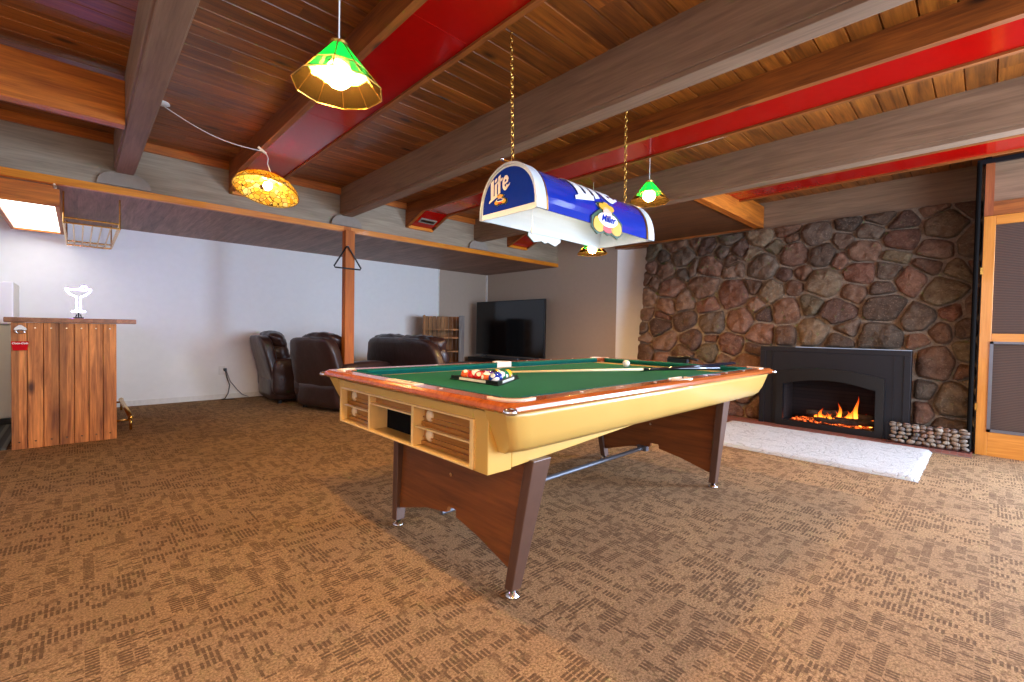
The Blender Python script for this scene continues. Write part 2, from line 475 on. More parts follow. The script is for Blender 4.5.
# stone wall -----------------------------------------------------
FX = lambda z: 6.04 + (6.35-6.04)*z/2.41
FY0, FY1, FZ = .50, 1.86, .91
def stone_mat():
    t = NT('field_stone')
    a = t.n('ShaderNodeVertexColor', layer_name='tone').outputs[0]
    p = t.pos()
    n1 = t.noise(p, 14, 6, .65); n2 = t.noise(p, 55, 5, .7)
    c = t.mix(t.ramp(n1, [(.35, (0, 0, 0, 1)), (.65, (1, 1, 1, 1))]), t.mix(1.0, a, (.50, .42, .36, 1), 'MULTIPLY'), a)
    c = t.mix(t.ramp(n2, [(.55, (0, 0, 0, 1)), (.75, (.6, .6, .6, 1))]), c, S(190, 166, 142))
    h = t.math('ADD', t.math('MULTIPLY', n1, .7), t.math('MULTIPLY', n2, .5))
    return t.done(t.bsdf(color=c, rough=.6, normal=t.bump(h, 1.0, .04)))
def mortar_mat():
    t = NT('mortar'); p = t.pos(); n = t.noise(p, 40, 5, .7)
    c = t.ramp(n, [(.3, S(104, 88, 74)), (.7, S(154, 136, 116))])
    return t.done(t.bsdf(color=c, rough=.9, normal=t.bump(n, .6, .01)))
M['stone'] = stone_mat(); M['mortar'] = mortar_mat()

def build_stones():
    rng = random.Random(11)
    Y0, Y1, Z0, Z1 = .05, 3.66, 0.0, 2.405
    pts = []
    tries = 0
    while tries < 9000:
        tries += 1
        y, z = rng.uniform(Y0, Y1), rng.uniform(Z0, Z1)
        small = rng.random() < .22
        r = rng.uniform(.065, .10) if small else rng.uniform(.115, .175)
        ok = all(math.hypot((y-a)*.85, (z-b)*1.12) > (r+c)*.88 for a, b, c in pts)
        if FY0-.05 < y < FY1+.05 and z < FZ+.05: ok = False
        if ok: pts.append((y, z, r))
    bm = nbm(); lay = bm.loops.layers.float_color.new('tone')
    tones = [S(160, 118, 98), S(150, 128, 104), S(134, 120, 96), S(142, 104, 82), S(124, 92, 72), S(146, 112, 92), S(112, 92, 80), S(150, 122, 104), S(104, 84, 70), S(142, 98, 80), S(126, 108, 94), S(104, 76, 64)]
    for i, (py, pz, pr) in enumerate(pts):
        cell = [(Y0, Z0), (Y1, Z0), (Y1, Z1), (Y0, Z1)]
        for j, (qy, qz, qr) in enumerate(pts):
            if j == i: continue
            dy, dz = qy-py, qz-pz; d2 = dy*dy+dz*dz
            if d2 > .9: continue
            # power diagram
            lim = (d2 + pr*pr - qr*qr)/2 * 1.0
            out = []
            for k in range(len(cell)):
                a, b = cell[k], cell[(k+1) % len(cell)]
                fa = (a[0]-py)*dy+(a[1]-pz)*dz-lim; fb = (b[0]-py)*dy+(b[1]-pz)*dz-lim
                if fa <= 0: out.append(a)
                if (fa < 0 < fb) or (fb < 0 < fa):
                    t = fa/(fa-fb); out.append((a[0]+(b[0]-a[0])*t, a[1]+(b[1]-a[1])*t))
            cell = out
            if len(cell) < 3: break
        if len(cell) < 3: continue
        if min(p[1] for p in cell) < FZ and max(p[0] for p in cell) > FY0 and min(p[0] for p in cell) < FY1:
            if pz >= FZ: ax, lim, sg = 1, FZ, -1
            elif py <= FY0: ax, lim, sg = 0, FY0, 1
            else: ax, lim, sg = 0, FY1, -1
            out = []
            for k in range(len(cell)):
                a, b = cell[k], cell[(k+1) % len(cell)]; fa, fb = sg*(a[ax]-lim), sg*(b[ax]-lim)
                if fa <= 0: out.append(a)
                if (fa < 0 < fb) or (fb < 0 < fa):
                    t = fa/(fa-fb); out.append((a[0]+(b[0]-a[0])*t, a[1]+(b[1]-a[1])*t))
            cell = out
            if len(cell) < 3: continue
        cy = sum(p[0] for p in cell)/len(cell); cz = sum(p[1] for p in cell)/len(cell)
        area_ = abs(sum(cell[k][0]*cell[(k+1) % len(cell)][1]-cell[(k+1) % len(cell)][0]*cell[k][1] for k in range(len(cell))))/2
        if area_ < .002: continue
        gap = .008
        R = math.sqrt(area_/math.pi)
        loop = cell
        for _ in range(2):
            nl = []
            for k in range(len(loop)):
                a, b = loop[k], loop[(k+1) % len(loop)]
                nl += [(a[0]*.86+b[0]*.14, a[1]*.86+b[1]*.14), (a[0]*.14+b[0]*.86, a[1]*.14+b[1]*.86)]
            loop = nl
        nl = []
        for k in range(len(loop)):
            a, b = loop[k], loop[(k+1) % len(loop)]; m = max(1, int(math.hypot(b[0]-a[0], b[1]-a[1])/.028))
            for q in range(m): nl.append((a[0]+(b[0]-a[0])*q/m, a[1]+(b[1]-a[1])*q/m))
        loop = []
        for (y, z) in nl:
            wob = 1-gap/R-.10*abs(noise.noise(Vector((y*7, z*7, i*.37))))-.04*noise.noise(Vector((y*19, z*19, 4)))
            loop.append((cy+(y-cy)*wob, cz+(z-cz)*wob))
        # clip out of the fireplace opening
        def cl(p):
            y, z = p
            if FY0 < y < FY1 and z < FZ:
                d = [(y-FY0, 0), (FY1-y, 1), (FZ-z, 2)]; m = min(d)[1]
                if m == 0: y = FY0
                elif m == 1: y = FY1
                else: z = FZ
            return (y, z)
        hgt = min(.085, .3*R+.02)*rng.uniform(.75, 1.15)
        tilt = (rng.uniform(-.12, .12), rng.uniform(-.12, .12))
        tone = list(rng.choice(tones)); m_ = rng.uniform(.58, 1.02); tone = [min(1, tone[0]*m_), min(1, tone[1]*m_*.97), min(1, tone[2]*m_*.88), 1]
        rings = []
        for s, h in ((1.0, -.02), (.985, .25), (.93, .6), (.82, .85), (.62, 1.0), (.34, 1.04)):
            ring = []
            for (y, z) in loop:
                yy, zz = cl((cy+(y-cy)*s, cz+(z-cz)*s))
                nz = noise.noise(Vector((yy*9, zz*9, i*.7)))*.038+abs(noise.noise(Vector((yy*16, zz*16, i*.5))))*.022+noise.noise(Vector((yy*38, zz*38, i*.3)))*.007
                hh = hgt*h + (nz + tilt[0]*(yy-cy)+tilt[1]*(zz-cz))*(1 if h > .5 else (.5 if h > 0 else 0))
                ring.append(bm.verts.new((FX(zz)-hh, yy, zz)))
            rings.append(ring)
        c_ = bm.verts.new((FX(cz)-hgt*1.05-noise.noise(Vector((cy*9, cz*9, i*.7)))*.02, cy, cz))
        fs = []
        n = len(loop)
        for a, b in zip(rings, rings[1:]):
            for k in range(n):
                try: fs.append(bm.faces.new((a[k], a[(k+1) % n], b[(k+1) % n], b[k])))
                except ValueError: pass
        for k in range(n): fs.append(bm.faces.new((rings[-1][k], rings[-1][(k+1) % n], c_)))
        for f in fs:
            f.material_index = 1; f.smooth = True
            for l in f.loops: l[lay] = tone
    # mortar backing around the fireplace opening
    def slab(ya, yb, za, zb):
        poly_prism(bm, [(FX(za), za), (FX(zb), zb), (XT, zb), (XT, za)], lambda u, v, w: (u, ya+w, v), yb-ya)
    slab(.05, FY0+.02, 0, FZ); slab(FY1-.02, 3.63, 0, FZ); slab(.05, 3.63, FZ, 2.405)
    return bm
tag(link('wall_stone', build_stones(), [M['mortar'], M['stone']]), 'brown and mauve field stone wall around the fireplace', kind='structure')

def brick_mat():
    t = NT('hearth_brick')
    p = t.pos(rot=(0, 0, math.pi/2))
    b = t.n('ShaderNodeTexBrick', {'Vector': p, 'Color1': S(136, 66, 44), 'Color2': S(112, 54, 40), 'Mortar': S(120, 100, 88), 'Scale': 5.0})
    return t.done(t.bsdf(color=b.outputs[0], rough=.7))
bm = nbm(); box(bm, 5.60, 6.02, .06, 3.72, 0, .012)
tag(link('trim_hearth', bm, brick_mat()), 'thin red brick hearth strip at the foot of the stone wall', kind='structure')

# fireplace insert ------------------------------------------------
FP = thing('fireplace', 'black steel fireplace insert with glowing fire set in the stone wall', 'fireplace', (5.95, 1.18, 0))
XFp = 5.90
bm = nbm()
box(bm, XFp-.012, 6.0, FY0, FY1, FZ-.05, FZ); box(bm, XFp-.012, 6.0, FY0, FY0+.055, 0, FZ-.05); box(bm, XFp-.012, 6.0, FY1-.055, FY1, 0, FZ-.05)
link('outer_frame', bm, M['black_metal'], FP, bevel=.003)
oy0, oy1, oz0, ozs, ozt = .765, 1.605, .075, .49, .56    # glass opening with a low arch
dy0, dy1, dzs, dzt = .695, 1.675, .62, .685
def arch(y0, y1, zs, zt, n=16): return [(y0+(y1-y0)*k/n, zs+(zt-zs)*math.sin(math.pi*k/n)) for k in range(n+1)]
def arch_frame(bm, y0, y1, z0, zs, zt, Y0, Y1, Z0, ZS, ZT, xa, xb):
    n = 16; inn = arch(y0, y1, zs, zt); out = arch(Y0, Y1, ZS, ZT)
    I = [(y0, z0)]+inn+[(y1, z0)]; O = [(Y0, z0)]+out+[(Y1, z0)]
    for k in range(len(I)-1):
        poly_prism(bm, [I[k], I[k+1], O[k+1], O[k]], lambda u, v, w: (xa+w, u, v), xb-xa)
    box(bm, xa, xb, Y0, Y1, Z0, z0)
bm = nbm(); arch_frame(bm, dy0, dy1, .03, dzs, dzt, FY0+.055, FY1-.055, .0, FZ-.05, FZ-.05, XFp, XFp+.02)
for y in (FY0+.13, FY1-.13): box(bm, XFp-.006, XFp+.004, y-.004, y+.004, 0, FZ-.05)
link('surround_panel', bm, M['black_metal'], FP)
bm = nbm(); arch_frame(bm, oy0, oy1, oz0, ozs, ozt, dy0, dy1, .012, dzs, dzt, XFp-.035, XFp+.02)
link('door_frame', bm, M['black'], FP)
def firebox_mat():
    t = NT('firebox_brick'); p = t.pos(rot=(math.pi/2, 0, 0))
    b = t.n('ShaderNodeTexBrick', {'Vector': p, 'Color1': S(46, 36, 34), 'Color2': S(34, 28, 28), 'Mortar': S(20, 18, 18), 'Scale': 6.0})
    return t.done(t.bsdf(color=b.outputs[0], rough=.9))
bm = nbm()
bx1 = 6.38
box(bm, bx1, bx1+.02, oy0-.03, oy1+.03, 0.03, .66); box(bm, XFp+.02, bx1, oy0-.05, oy0-.03, .03, .66); box(bm, XFp+.02, bx1, oy1+.03, oy1+.05, .03, .66)
box(bm, XFp+.02, bx1, oy0-.03, oy1+.03, .03, .06); box(bm, XFp+.02, bx1, oy0-.03, oy1+.03, .64, .66)
link('firebox', bm, firebox_mat(), FP)
def bark():
    t = NT('charred_log'); p = t.pos(); n = t.noise(p, 18, 5, .7)
    c = t.ramp(n, [(.35, S(22, 16, 14)), (.7, S(74, 56, 46))])
    return t.done(t.bsdf(color=c, rough=.95, normal=t.bump(n, .8, .01)))
M['log'] = bark()
rng = random.Random(5)
bm = nbm()
for (x, y, z, L, a, r) in ((6.08, 1.02, .115, .5, 1.45, .038), (6.16, 1.12, .13, .56, 1.7, .042), (6.12, .95, .18, .34, 1.1, .03), (6.14, 1.26, .17, .34, 2.0, .032), (6.03, 1.12, .10, .40, 1.62, .028)):
    pts = []
    for k in range(7):
        s = (k/6-.5)*L
        pts.append((x+math.cos(a)*s+rng.uniform(-.008, .008), y+math.sin(a)*s, z+rng.uniform(-.008, .008)))
    tube(bm, pts, [r*(.75 if k in (0, 6) else rng.uniform(.9, 1.1)) for k in range(7)], 9)
link('log_set', bm, M['log'], FP, smooth=True)
def ember():
    t = NT('embers'); p = t.pos(); n = t.noise(p, 30, 4, .7)
    c = t.ramp(n, [(.45, (.01, .004, .002, 1)), (.6, (1, .12, .015, 1)), (.75, (1, .35, .06, 1))])
    s = t.ramp(n, [(.45, (0, 0, 0, 1)), (.7, (1, 1, 1, 1))])
    return t.done(t.bsdf(color=S(30, 22, 20), rough=.9, emit=c, estr=t.math('MULTIPLY', s, 3.2)))
bm = nbm(); G = 26
vs = {}
for i in range(G):
    for j in range(G):
        y = .82+.74*i/(G-1); x = 5.98+.34*j/(G-1)
        vs[i, j] = bm.verts.new((x, y, .062+.03*abs(noise.noise(Vector((x*30, y*30, 0))))+.03*math.sin(math.pi*j/(G-1))*math.sin(math.pi*i/(G-1))))
for i in range(G-1):
    for j in range(G-1): bm.faces.new((vs[i, j], vs[i+1, j], vs[i+1, j+1], vs[i, j+1]))
link('ember_bed', bm, ember(), FP, smooth=True)
def flame_mat():
    t = NT('flame'); tc = t.n('ShaderNodeTexCoord'); sp = t.n('ShaderNodeSeparateXYZ', {0: tc.outputs['Generated']})
    c = t.ramp(sp.outputs[2], [(0, (1, .42, .06, 1)), (.35, (1, .25, .02, 1)), (1, (.9, .03, .004, 1))])
    s = t.ramp(sp.outputs[2], [(0, (1, 1, 1, 1)), (.5, (.45, .45, .45, 1)), (1, (.1, .1, .1, 1))])
    e_ = t.n('ShaderNodeEmission', {0: c, 1: t.math('MULTIPLY', s, 4.0)})
    lw = t.n('ShaderNodeLayerWeight', {0: .45}).outputs[1]
    f_ = t.math('MAXIMUM', t.math('MULTIPLY', sp.outputs[2], .6), lw)
    return t.done(t.n('ShaderNodeMixShader', {0: f_, 1: e_.outputs[0], 2: t.n('ShaderNodeBsdfTransparent').outputs[0]}))
M['flame'] = flame_mat()
fl = [(.83+.48*k/17+rng.uniform(-.012, .012), rng.uniform(.05, .13), rng.uniform(.012, .022), rng.uniform(.095, .125)) for k in range(18)]
fl += [(.95, .30, .024, .12), (.99, .17, .020, .12), (1.10, .21, .022, .12), (.88, .12, .018, .11), (1.27, .15, .026, .10)]
for (y, h, w, z) in fl:
    bm = nbm(); ph = rng.uniform(0, 6)
    loops = []
    for k in range(11):
        s = k/10; r = w*(math.sin(math.pi*min(1, s*.85+.17))**.9)*(1-s*.55)+.001
        cx, cy = 6.08+.012*math.sin(ph+s*5), y+.018*math.sin(ph*1.3+s*6)*s
        loops.append([(cx+r*.45*math.cos(2*math.pi*q/8), cy+r*math.sin(2*math.pi*q/8), z-.02+h*s) for q in range(8)])
    loft(bm, loops)
    link('flame', bm, M['flame'], FP, smooth=True)

# pebble basket ---------------------------------------------------
BK = thing('pebble_basket', 'long low black wire basket of pebbles at the foot of the stone wall', 'basket', (5.815, .35, .012))
bm = nbm()
for z in (.016, .205):
    tube(bm, [(5.768, .075, z), (5.768, .655, z), (5.862, .655, z), (5.862, .075, z), (5.768, .075, z)], .003, 6)
for y in [.075+.58*k/8 for k in range(9)]:
    for x in (5.768, 5.862): tube(bm, [(x, y, .016), (x, y, .205)], .0015, 5)
link('wire_cage', bm, M['black_metal'], BK)
def pebble_mat():
    t = NT('river_pebble'); oi = t.n('ShaderNodeObjectInfo')
    c = t.ramp(oi.outputs['Random'], [(0, S(92, 84, 80)), (.25, S(150, 134, 116)), (.5, S(120, 96, 80)), (.7, S(182, 168, 148)), (.85, S(110, 104, 104)), (1, S(160, 120, 96))])
    n = t.noise(t.pos(), 60, 4)
    c = t.mix(t.math('MULTIPLY', n, .4), c, S(90, 76, 66))
    return t.done(t.bsdf(color=c, rough=.55))
M['pebble'] = pebble_mat()
pm = []
for i in range(5):
    bm = nbm(); bmesh.ops.create_icosphere(bm, subdivisions=2, radius=1)
    for v in bm.verts: v.co = Vector((v.co.x*.020, v.co.y*(.029+.002*i), v.co.z*.0225))*(1+.14*noise.noise(v.co*1.3+Vector((i, 0, 0))))
    me = bpy.data.meshes.new('pebble'); bm.to_mesh(me); bm.free(); me.materials.append(M['pebble'])
    for p in me.polygons: p.use_smooth = True
    pm.append(me)
rng = random.Random(3); placed = []
yy0, yy1 = .10, .635
n_p = 0
for row in range(5):
    z = .038+.0375*row; y = yy0+rng.uniform(0, .02)
    while y < yy1:
        s = rng.uniform(.72, 1.08)
        top = row == 4
        for x in ((5.794,) if not top else (5.794, 5.838)):
            o = bpy.data.objects.new('pebble', rng.choice(pm)); COL.objects.link(o)
            o.location = (x+rng.uniform(-.004, .006), y+rng.uniform(-.003, .003), z+rng.uniform(-.003, .003))
            o.scale = (s*.95, s, s*rng.uniform(.8, 1.05)); o.rotation_euler = (rng.uniform(-.5, .5), rng.uniform(-.3, .3), rng.uniform(-.3, .3))
            tag(o, 'smooth river pebble packed in the low wire basket', 'pebble', 'river pebbles in the wire basket')
        y += .058*s+.003
# a filling of pebbles deeper in the basket, hidden behind the front ones, is left out

# door and screens on the right -----------------------------------
XD = 5.88
def dbox(bm, y0, y1, z0, z1, x0=XD-.02, x1=XD+.03, mat=0): box(bm, x0, x1, y0, y1, z0, z1, mat)
def shade_mat():
    t = NT('brown_woven_shade'); p = t.pos()
    w = t.n('ShaderNodeTexWave', {'Vector': p, 'Scale': 22.0, 'Distortion': .3}, bands_direction='Z').outputs[0]
    c = t.mix(w, S(60, 42, 34), S(86, 64, 52))
    return t.done(t.bsdf(color=c, rough=.8, normal=t.bump(w, .4, .004)))
M['shade'] = shade_mat()
D = thing('door_1', 'varnished pine sliding screen door with brown woven screens at the right', 'door', (XD, -.5, 0)); D['kind'] = 'structure'
bm = nbm(); dbox(bm, -.03, .045, 0, 2.135); dbox(bm, -1.05, -.97, 0, 2.135); link('stile', bm, M['door_wood'], D, bevel=.003)
bm = nbm(); dbox(bm, -.97, -.03, 2.055, 2.135); dbox(bm, -.97, -.03, 1.015, 1.09); dbox(bm, -.97, -.03, 0, .215); link('rail', bm, M['door_wood_y'], D, bevel=.003)
bm = nbm(); box(bm, XD+.0, XD+.012, -.97, -.03, 1.09, 2.055); box(bm, XD, XD+.012, -.97, -.03, .215, 1.015); link('screen', bm, M['shade'], D)
bm = nbm()
box(bm, XD-.03, XD-.015, -.97, -.022, .215, .24); box(bm, XD-.03, XD-.015, -.97, -.022, 1.0, 1.02); box(bm, XD-.03, XD-.015, -.045, -.022, .215, 1.02)
link('screen_frame', bm, M['steel'], D)
bm = nbm(); box(bm, XD-.03, XD-.0, .04, .055, 1.62, 1.68); box(bm, XD-.03, XD, .04, .055, .40, .46); link('hinge', bm, M['brass'], D)
sbox('trim_5', XD-.03, XD+.03, -.012, .045, 2.137, 2.60, M['cedar_z'], 'short cedar post above the pine door')
sbox('trim_6', XD-.015, XD+.03, -1.3, -.012, 2.137, 2.26, M['cedar'], 'cedar strip above the pine door')
sbox('trim_7', XD-.005, XD+.03, -2.5, -.012, 2.26, 2.60, M['grey_beam'], 'grey board above the pine door')
sbox('trim_8', XD-.04, XD+.03, -2.5, .10, 2.60, 2.64, M['black_metal'], 'black strip above the grey board')
sbox('wall_door', XD+.02, XD+.12, -2.5, .06, 2.60, Zc+.02, M['cedar'], 'cedar boards above the door')
sbox('wall_door', XD, XD+.12, YA, -1.06, 0, .28, M['white_wall'], 'white wall under the window beyond the pine door')
bm = nbm()
for y in (YA, -1.13): box(bm, XD-.0, XD+.06, y, y+.06, .28, 2.26)
for z in (.28, 2.20): box(bm, XD-.0, XD+.06, YA+.06, -1.13, z, z+.06)
tag(link('window_2', bm, M['door_wood']), 'pine frame of the window beyond the pine door', kind='structure')
sbox('wall_door', XD+.04, XD+.10, -1.06, .05, 0, 2.26, M['black_metal'], 'dark glass behind the screens')
bm = nbm(); tube(bm, [(XD-.03, .085, 0), (XD-.03, .085, 2.62)], .017, 10)
link_o = link('trim_9', bm, M['matte_black']); tag(link_o, 'black upright pipe between stone wall and pine door', kind='structure')
sbox('wall_door', XD, 6.45, .01, .05, 0, Zc, M['black_metal'], 'dark edge behind the black pipe')

# ------------------------------------------------------------------ pool table
PX0, PX1, PY0, PY1, PZ = 1.01, 3.68, 1.06, 2.64, .803
def felt_mat():
    t = NT('green_felt'); n = t.noise(t.pos(), 220, 3, .7); n2 = t.noise(t.pos(), 3, 3)
    c = t.mix(n, S(20, 82, 64), S(40, 112, 90)); c = t.mix(t.math('MULTIPLY', n2, .3), c, S(48, 116, 94))
    return t.done(t.bsdf(color=c, rough=.95, spec=.08))
M['felt'] = felt_mat()
M['cushion_felt'] = plain('dark_teal_felt', S(8, 92, 84), .9, var=.1, spec=.15)
def gold_mat():
    t = NT('gold_laminate'); n = t.noise(t.pos(), 2.0, 3); n2 = t.noise(t.pos(), 120, 2)
    c = t.mix(n, S(196, 156, 76), S(214, 178, 100)); c = t.mix(t.math('MULTIPLY', n2, .15), c, S(180, 140, 70))
    return t.done(t.bsdf(color=c, rough=.28, coat=.25))
M['gold'] = gold_mat()
M['gold_trim'] = plain('pale_gold_molding', S(226, 196, 134), .3, coat=.2)
M['rail_wood'] = wood('orange_rail_wood', S(140, 62, 22), S(196, 104, 44), 'X', rough=.2, coat=.6, knots=False, bump=.03)
M['walnut'] = wood('walnut_panel', S(92, 46, 14), S(136, 76, 28), 'Y', rough=.4, knots=False, bump=.05, coat=.1)
M['leg_metal'] = plain('bronze_leg_metal', S(92, 66, 54), .38, .2)
PT = thing('pool_table', 'large gold sided pool table with green felt under the blue bar lamp', 'pool table', (2.345, 1.85, 0))
def rrect(x0, x1, y0, y1, z, r=.03, n=4):
    out = []
    for cx, cy, a0 in ((x1-r, y1-r, 0), (x0+r, y1-r, 90), (x0+r, y0+r, 180), (x1-r, y0+r, 270)):
        for k in range(n+1):
            a = math.radians(a0+90*k/n); out.append((cx+r*math.cos(a), cy+r*math.sin(a), z))
    return out
def xs0(z): return 1.035+(.766-z)*.42
def xs1(z): return 3.66-(.766-z)*.50
for sg in (-1, 1):
    pr = [(.0, .766), (.004, .745), (.022, .67), (.040, .630), (.065, .609), (.10, .603), (.14, .603), (.14, .766)]
    bm = nbm(); loops = []
    for f, ins in ((0, .030), (.012, .010), (.035, 0), (.965, 0), (.988, .010), (1, .030)):
        lp = []
        for o_, z in pr:
            x = xs0(z)+(xs1(z)-xs0(z))*f; yy = 1.08+min(.14, o_+(ins if o_ < .1 else 0)); lp.append((x, yy if sg < 0 else 3.70-yy, z))
        loops.append(lp)
    loft(bm, loops); sk = link('side_skirt', bm, M['gold'], PT, smooth=True)
    for p_ in sk.data.polygons: p_.use_smooth = len(p_.vertices) == 4 and abs(p_.normal.z) < .98 and abs(p_.normal.y) > .2
bm = nbm(); poly_prism(bm, [(3.40, .603), (3.56, .606), (3.60, .635), (3.645, .745), (3.652, .766), (3.40, .766)], lambda u, v, w: (u, 1.20+w, v), 1.30)
link('end_skirt', bm, M['gold'], PT)
bm = nbm()
poly_prism(bm, [(1.17, .531), (2.35, .600), (3.42, .600), (3.42, .74), (1.17, .74)], lambda u, v, w: (u, 1.215+w, v), 1.265)
box(bm, 1.052, 1.17, 1.215, 1.30, .525, .755); box(bm, 1.052, 1.17, 2.44, 2.485, .525, .755)
box(bm, 1.052, 1.17, 1.30, 2.44, .715, .755); box(bm, 1.052, 1.17, 1.30, 2.44, .525, .54)
link('cabinet', bm, M['gold'], PT, bevel=.004)
# ball return front: gold mouldings, two tiers of trays either side of the dark opening
bm = nbm()
def mold(y0, y1, z0, z1, x=1.038): box(bm, x, 1.075, y0, y1, z0, z1)
mold(1.30, 2.44, .711, .719); mold(1.30, 2.44, .533, .541); mold(1.285, 1.305, .533, .719); mold(2.432, 2.446, .533, .719)
for (a, b) in ((1.305, 1.70), (2.12, 2.432)): mold(a, b, .620, .628, 1.05)
for y in (1.70, 2.105): box(bm, 1.042, 1.165, y, y+.018, .54, .712)
mold(1.718, 2.105, .668, .676, 1.042)
link('return_molding', bm, M['gold_trim'], PT, bevel=.003)
M['tray'] = wood('amber_tray', S(140, 88, 34), S(184, 126, 58), 'Y', rough=.3, knots=False, bump=.05, coat=.3)
for (a, b) in ((1.30, 1.70), (2.12, 2.44)):
    bm = nbm()
    box(bm, 1.10, 1.17, a, b, .54, .715)
    for z in (.541, .628): box(bm, 1.085, 1.10, a, b, z, z+.016); box(bm, 1.092, 1.10, a, b, z+.030, z+.036)
    link('tray_back', bm, M['tray'], PT)
bm = nbm(); box(bm, 1.078, 1.17, 1.718, 2.105, .674, .715); link('return_lip', bm, M['tray'], PT)
bm = nbm(); box(bm, 1.140, 1.17, 1.718, 2.105, .54, .674); link('return_opening', bm, M['matte_black'], PT)  # black panel paints in the shade inside the ball return
M['cup'] = plain('pearl_glint', S(226, 206, 166), .15)  # pale bulges stand in for the glints in the molded scoops
for y in (1.655, 2.395):
    for z in (.584, .670):
        bm = nbm(); bmesh.ops.create_uvsphere(bm, u_segments=16, v_segments=10, radius=.027)
        for v in bm.verts: v.co = Vector((1.100+v.co.x*.5, y+v.co.y, z+v.co.z))
        link('ball_cup', bm, M['cup'], PT, smooth=True)
# rails: a mitred wooden frame
RW = .105
pock = [(PX0+.135, PY0+.135), (PX0+.135, PY1-.135), (PX1-.135, PY0+.135), (PX1-.135, PY1-.135), ((PX0+PX1)/2, PY0+.10), ((PX0+PX1)/2, PY1-.10)]
bm = nbm()
out0 = rrect(PX0+.012, PX1-.012, PY0+.012, PY1-.012, .766, .03, 5)
out1 = rrect(PX0, PX1, PY0, PY1, .776, .04, 5)
out2 = rrect(PX0+.004, PX1-.004, PY0+.004, PY1-.004, .792, .04, 5)
out3 = rrect(PX0+.018, PX1-.018, PY0+.018, PY1-.018, PZ, .05, 5)
inn = rrect(PX0+RW, PX1-RW, PY0+RW, PY1-RW, PZ-.002, .07, 5)
inb = rrect(PX0+RW, PX1-RW, PY0+RW, PY1-RW, .765, .07, 5)
loft(bm, [inb, out0, out1, out2, out3, inn, inb], cap=False)
link('rail_frame', bm, M['rail_wood'], PT, smooth=False, bevel=.002)
bm = nbm(); box(bm, PX0+.09, PX1-.09, PY0+.09, PY1-.09, .745, .7655); link('playing_bed', bm, M['felt'], PT)
# cushions: six pieces, triangular nose
def cush(p, q, nrm):
    bm = nbm(); p, q, nrm = Vector(p), Vector(q), Vector(nrm); d = (q-p).normalized()
    prof = [(0, .765), (0, PZ), (.012, PZ), (.048, .797), (.050, .790), (.035, .765)]
    A = [p+nrm*o+d*(0)+Vector((0, 0, z)) for o, z in prof]; B = [q+nrm*o+Vector((0, 0, z)) for o, z in prof]
    A = [a+d*(o*1.0) for a, (o, z) in zip(A, prof)]; B = [b-d*(o*1.0) for b, (o, z) in zip(B, prof)]
    loft(bm, [A, B]); link('cushion', bm, M['cushion_felt'], PT)
cx = (PX0+PX1)/2; e = .16
cush((PX0+e, PY0+RW, 0), (cx-.07, PY0+RW, 0), (0, 1, 0)); cush((cx+.07, PY0+RW, 0), (PX1-e, PY0+RW, 0), (0, 1, 0))
cush((cx-.07, PY1-RW, 0), (PX0+e, PY1-RW, 0), (0, -1, 0)); cush((PX1-e, PY1-RW, 0), (cx+.07, PY1-RW, 0), (0, -1, 0))
cush((PX0+RW, PY1-e, 0), (PX0+RW, PY0+e, 0), (1, 0, 0)); cush((PX1-RW, PY0+e, 0), (PX1-RW, PY1-e, 0), (-1, 0, 0))
for i, (px, py) in enumerate(pock):
    bm = nbm()
    if i < 4: a0 = math.atan2((PY0+PY1)/2-py, (cx-px)); a0 = math.atan2(1 if py < 1.85 else -1, 1 if px < cx else -1); r = .075; sp = 2.2
    else: a0 = math.pi/2 if py < 1.85 else -math.pi/2; r = .065; sp = 2.5
    if i >= 4: py += -.005 if py < 1.85 else .005
    n = 14
    for s in range(n):
        aa = [a0+math.pi-sp/2*1.15+sp*1.15*(s+j)/n for j in (0, 1)]
        quad = [(px+rr*math.cos(a), py+rr*math.sin(a)) for rr, a in ((r, aa[0]), (r+.018, aa[0]), (r+.018, aa[1]), (r, aa[1]))]
        poly_prism(bm, quad, lambda u, v, w: (u, v, .764+w), PZ+.004-.764)
    if i >= 4:
        yl = PY0+RW-.004 if i == 4 else PY1-RW-.004
        box(bm, cx-.072, cx+.072, yl, yl+.008, .766, PZ+.003)
    link('pocket_liner', bm, M['cream'], PT)
    bm = nbm(); lathe(bm, [(0, .0), (r, 0), (r, .002), (0, .002)], 20, (px, py, .765)); link('pocket_hole', bm, M['black'], PT)
sights = [(PX0+e+(PX1-PX0-2*e)*k/8, y) for k in (1, 2, 3, 5, 6, 7) for y in (PY0+.06, PY1-.06)]
sights += [(x, PY0+e+(PY1-PY0-2*e)*k/4) for k in (1, 2, 3) for x in (PX0+.06, PX1-.06) if not (k == 2 and x < cx)]
for x, y in sights:
    bm = nbm(); lathe(bm, [(0, .0015), (.008, .0015), (.008, 0)], 10, (x, y, PZ)); link('rail_sight', bm, M['white_plastic'], PT)
bm = nbm(); box(bm, 1.045, 1.095, 1.70, 1.96, PZ-.001, PZ+.003); np_ = link('nameplate', bm, M['cream'], PT, bevel=.001)
for y in (1.75, 1.80, 1.84, 1.88, 1.92):
    bm = nbm(); box(bm, 1.06, 1.08, y, y+.018, PZ+.003, PZ+.0036); link('nameplate_mark', bm, M['brass'], np_)
for (x, y) in ((PX0, PY0), (PX0, PY1), (PX1, PY0), (PX1, PY1)):
    bm = nbm(); s = 1 if x < cx else -1; q = 1 if y < 1.85 else -1
    lathe(bm, [(0, -.006), (.022, -.006), (.026, 0), (.022, .012), (0, .016)], 12, (x+s*.012, y+q*.012, .775))
    link('corner_cap', bm, M['chrome'], PT, smooth=True)
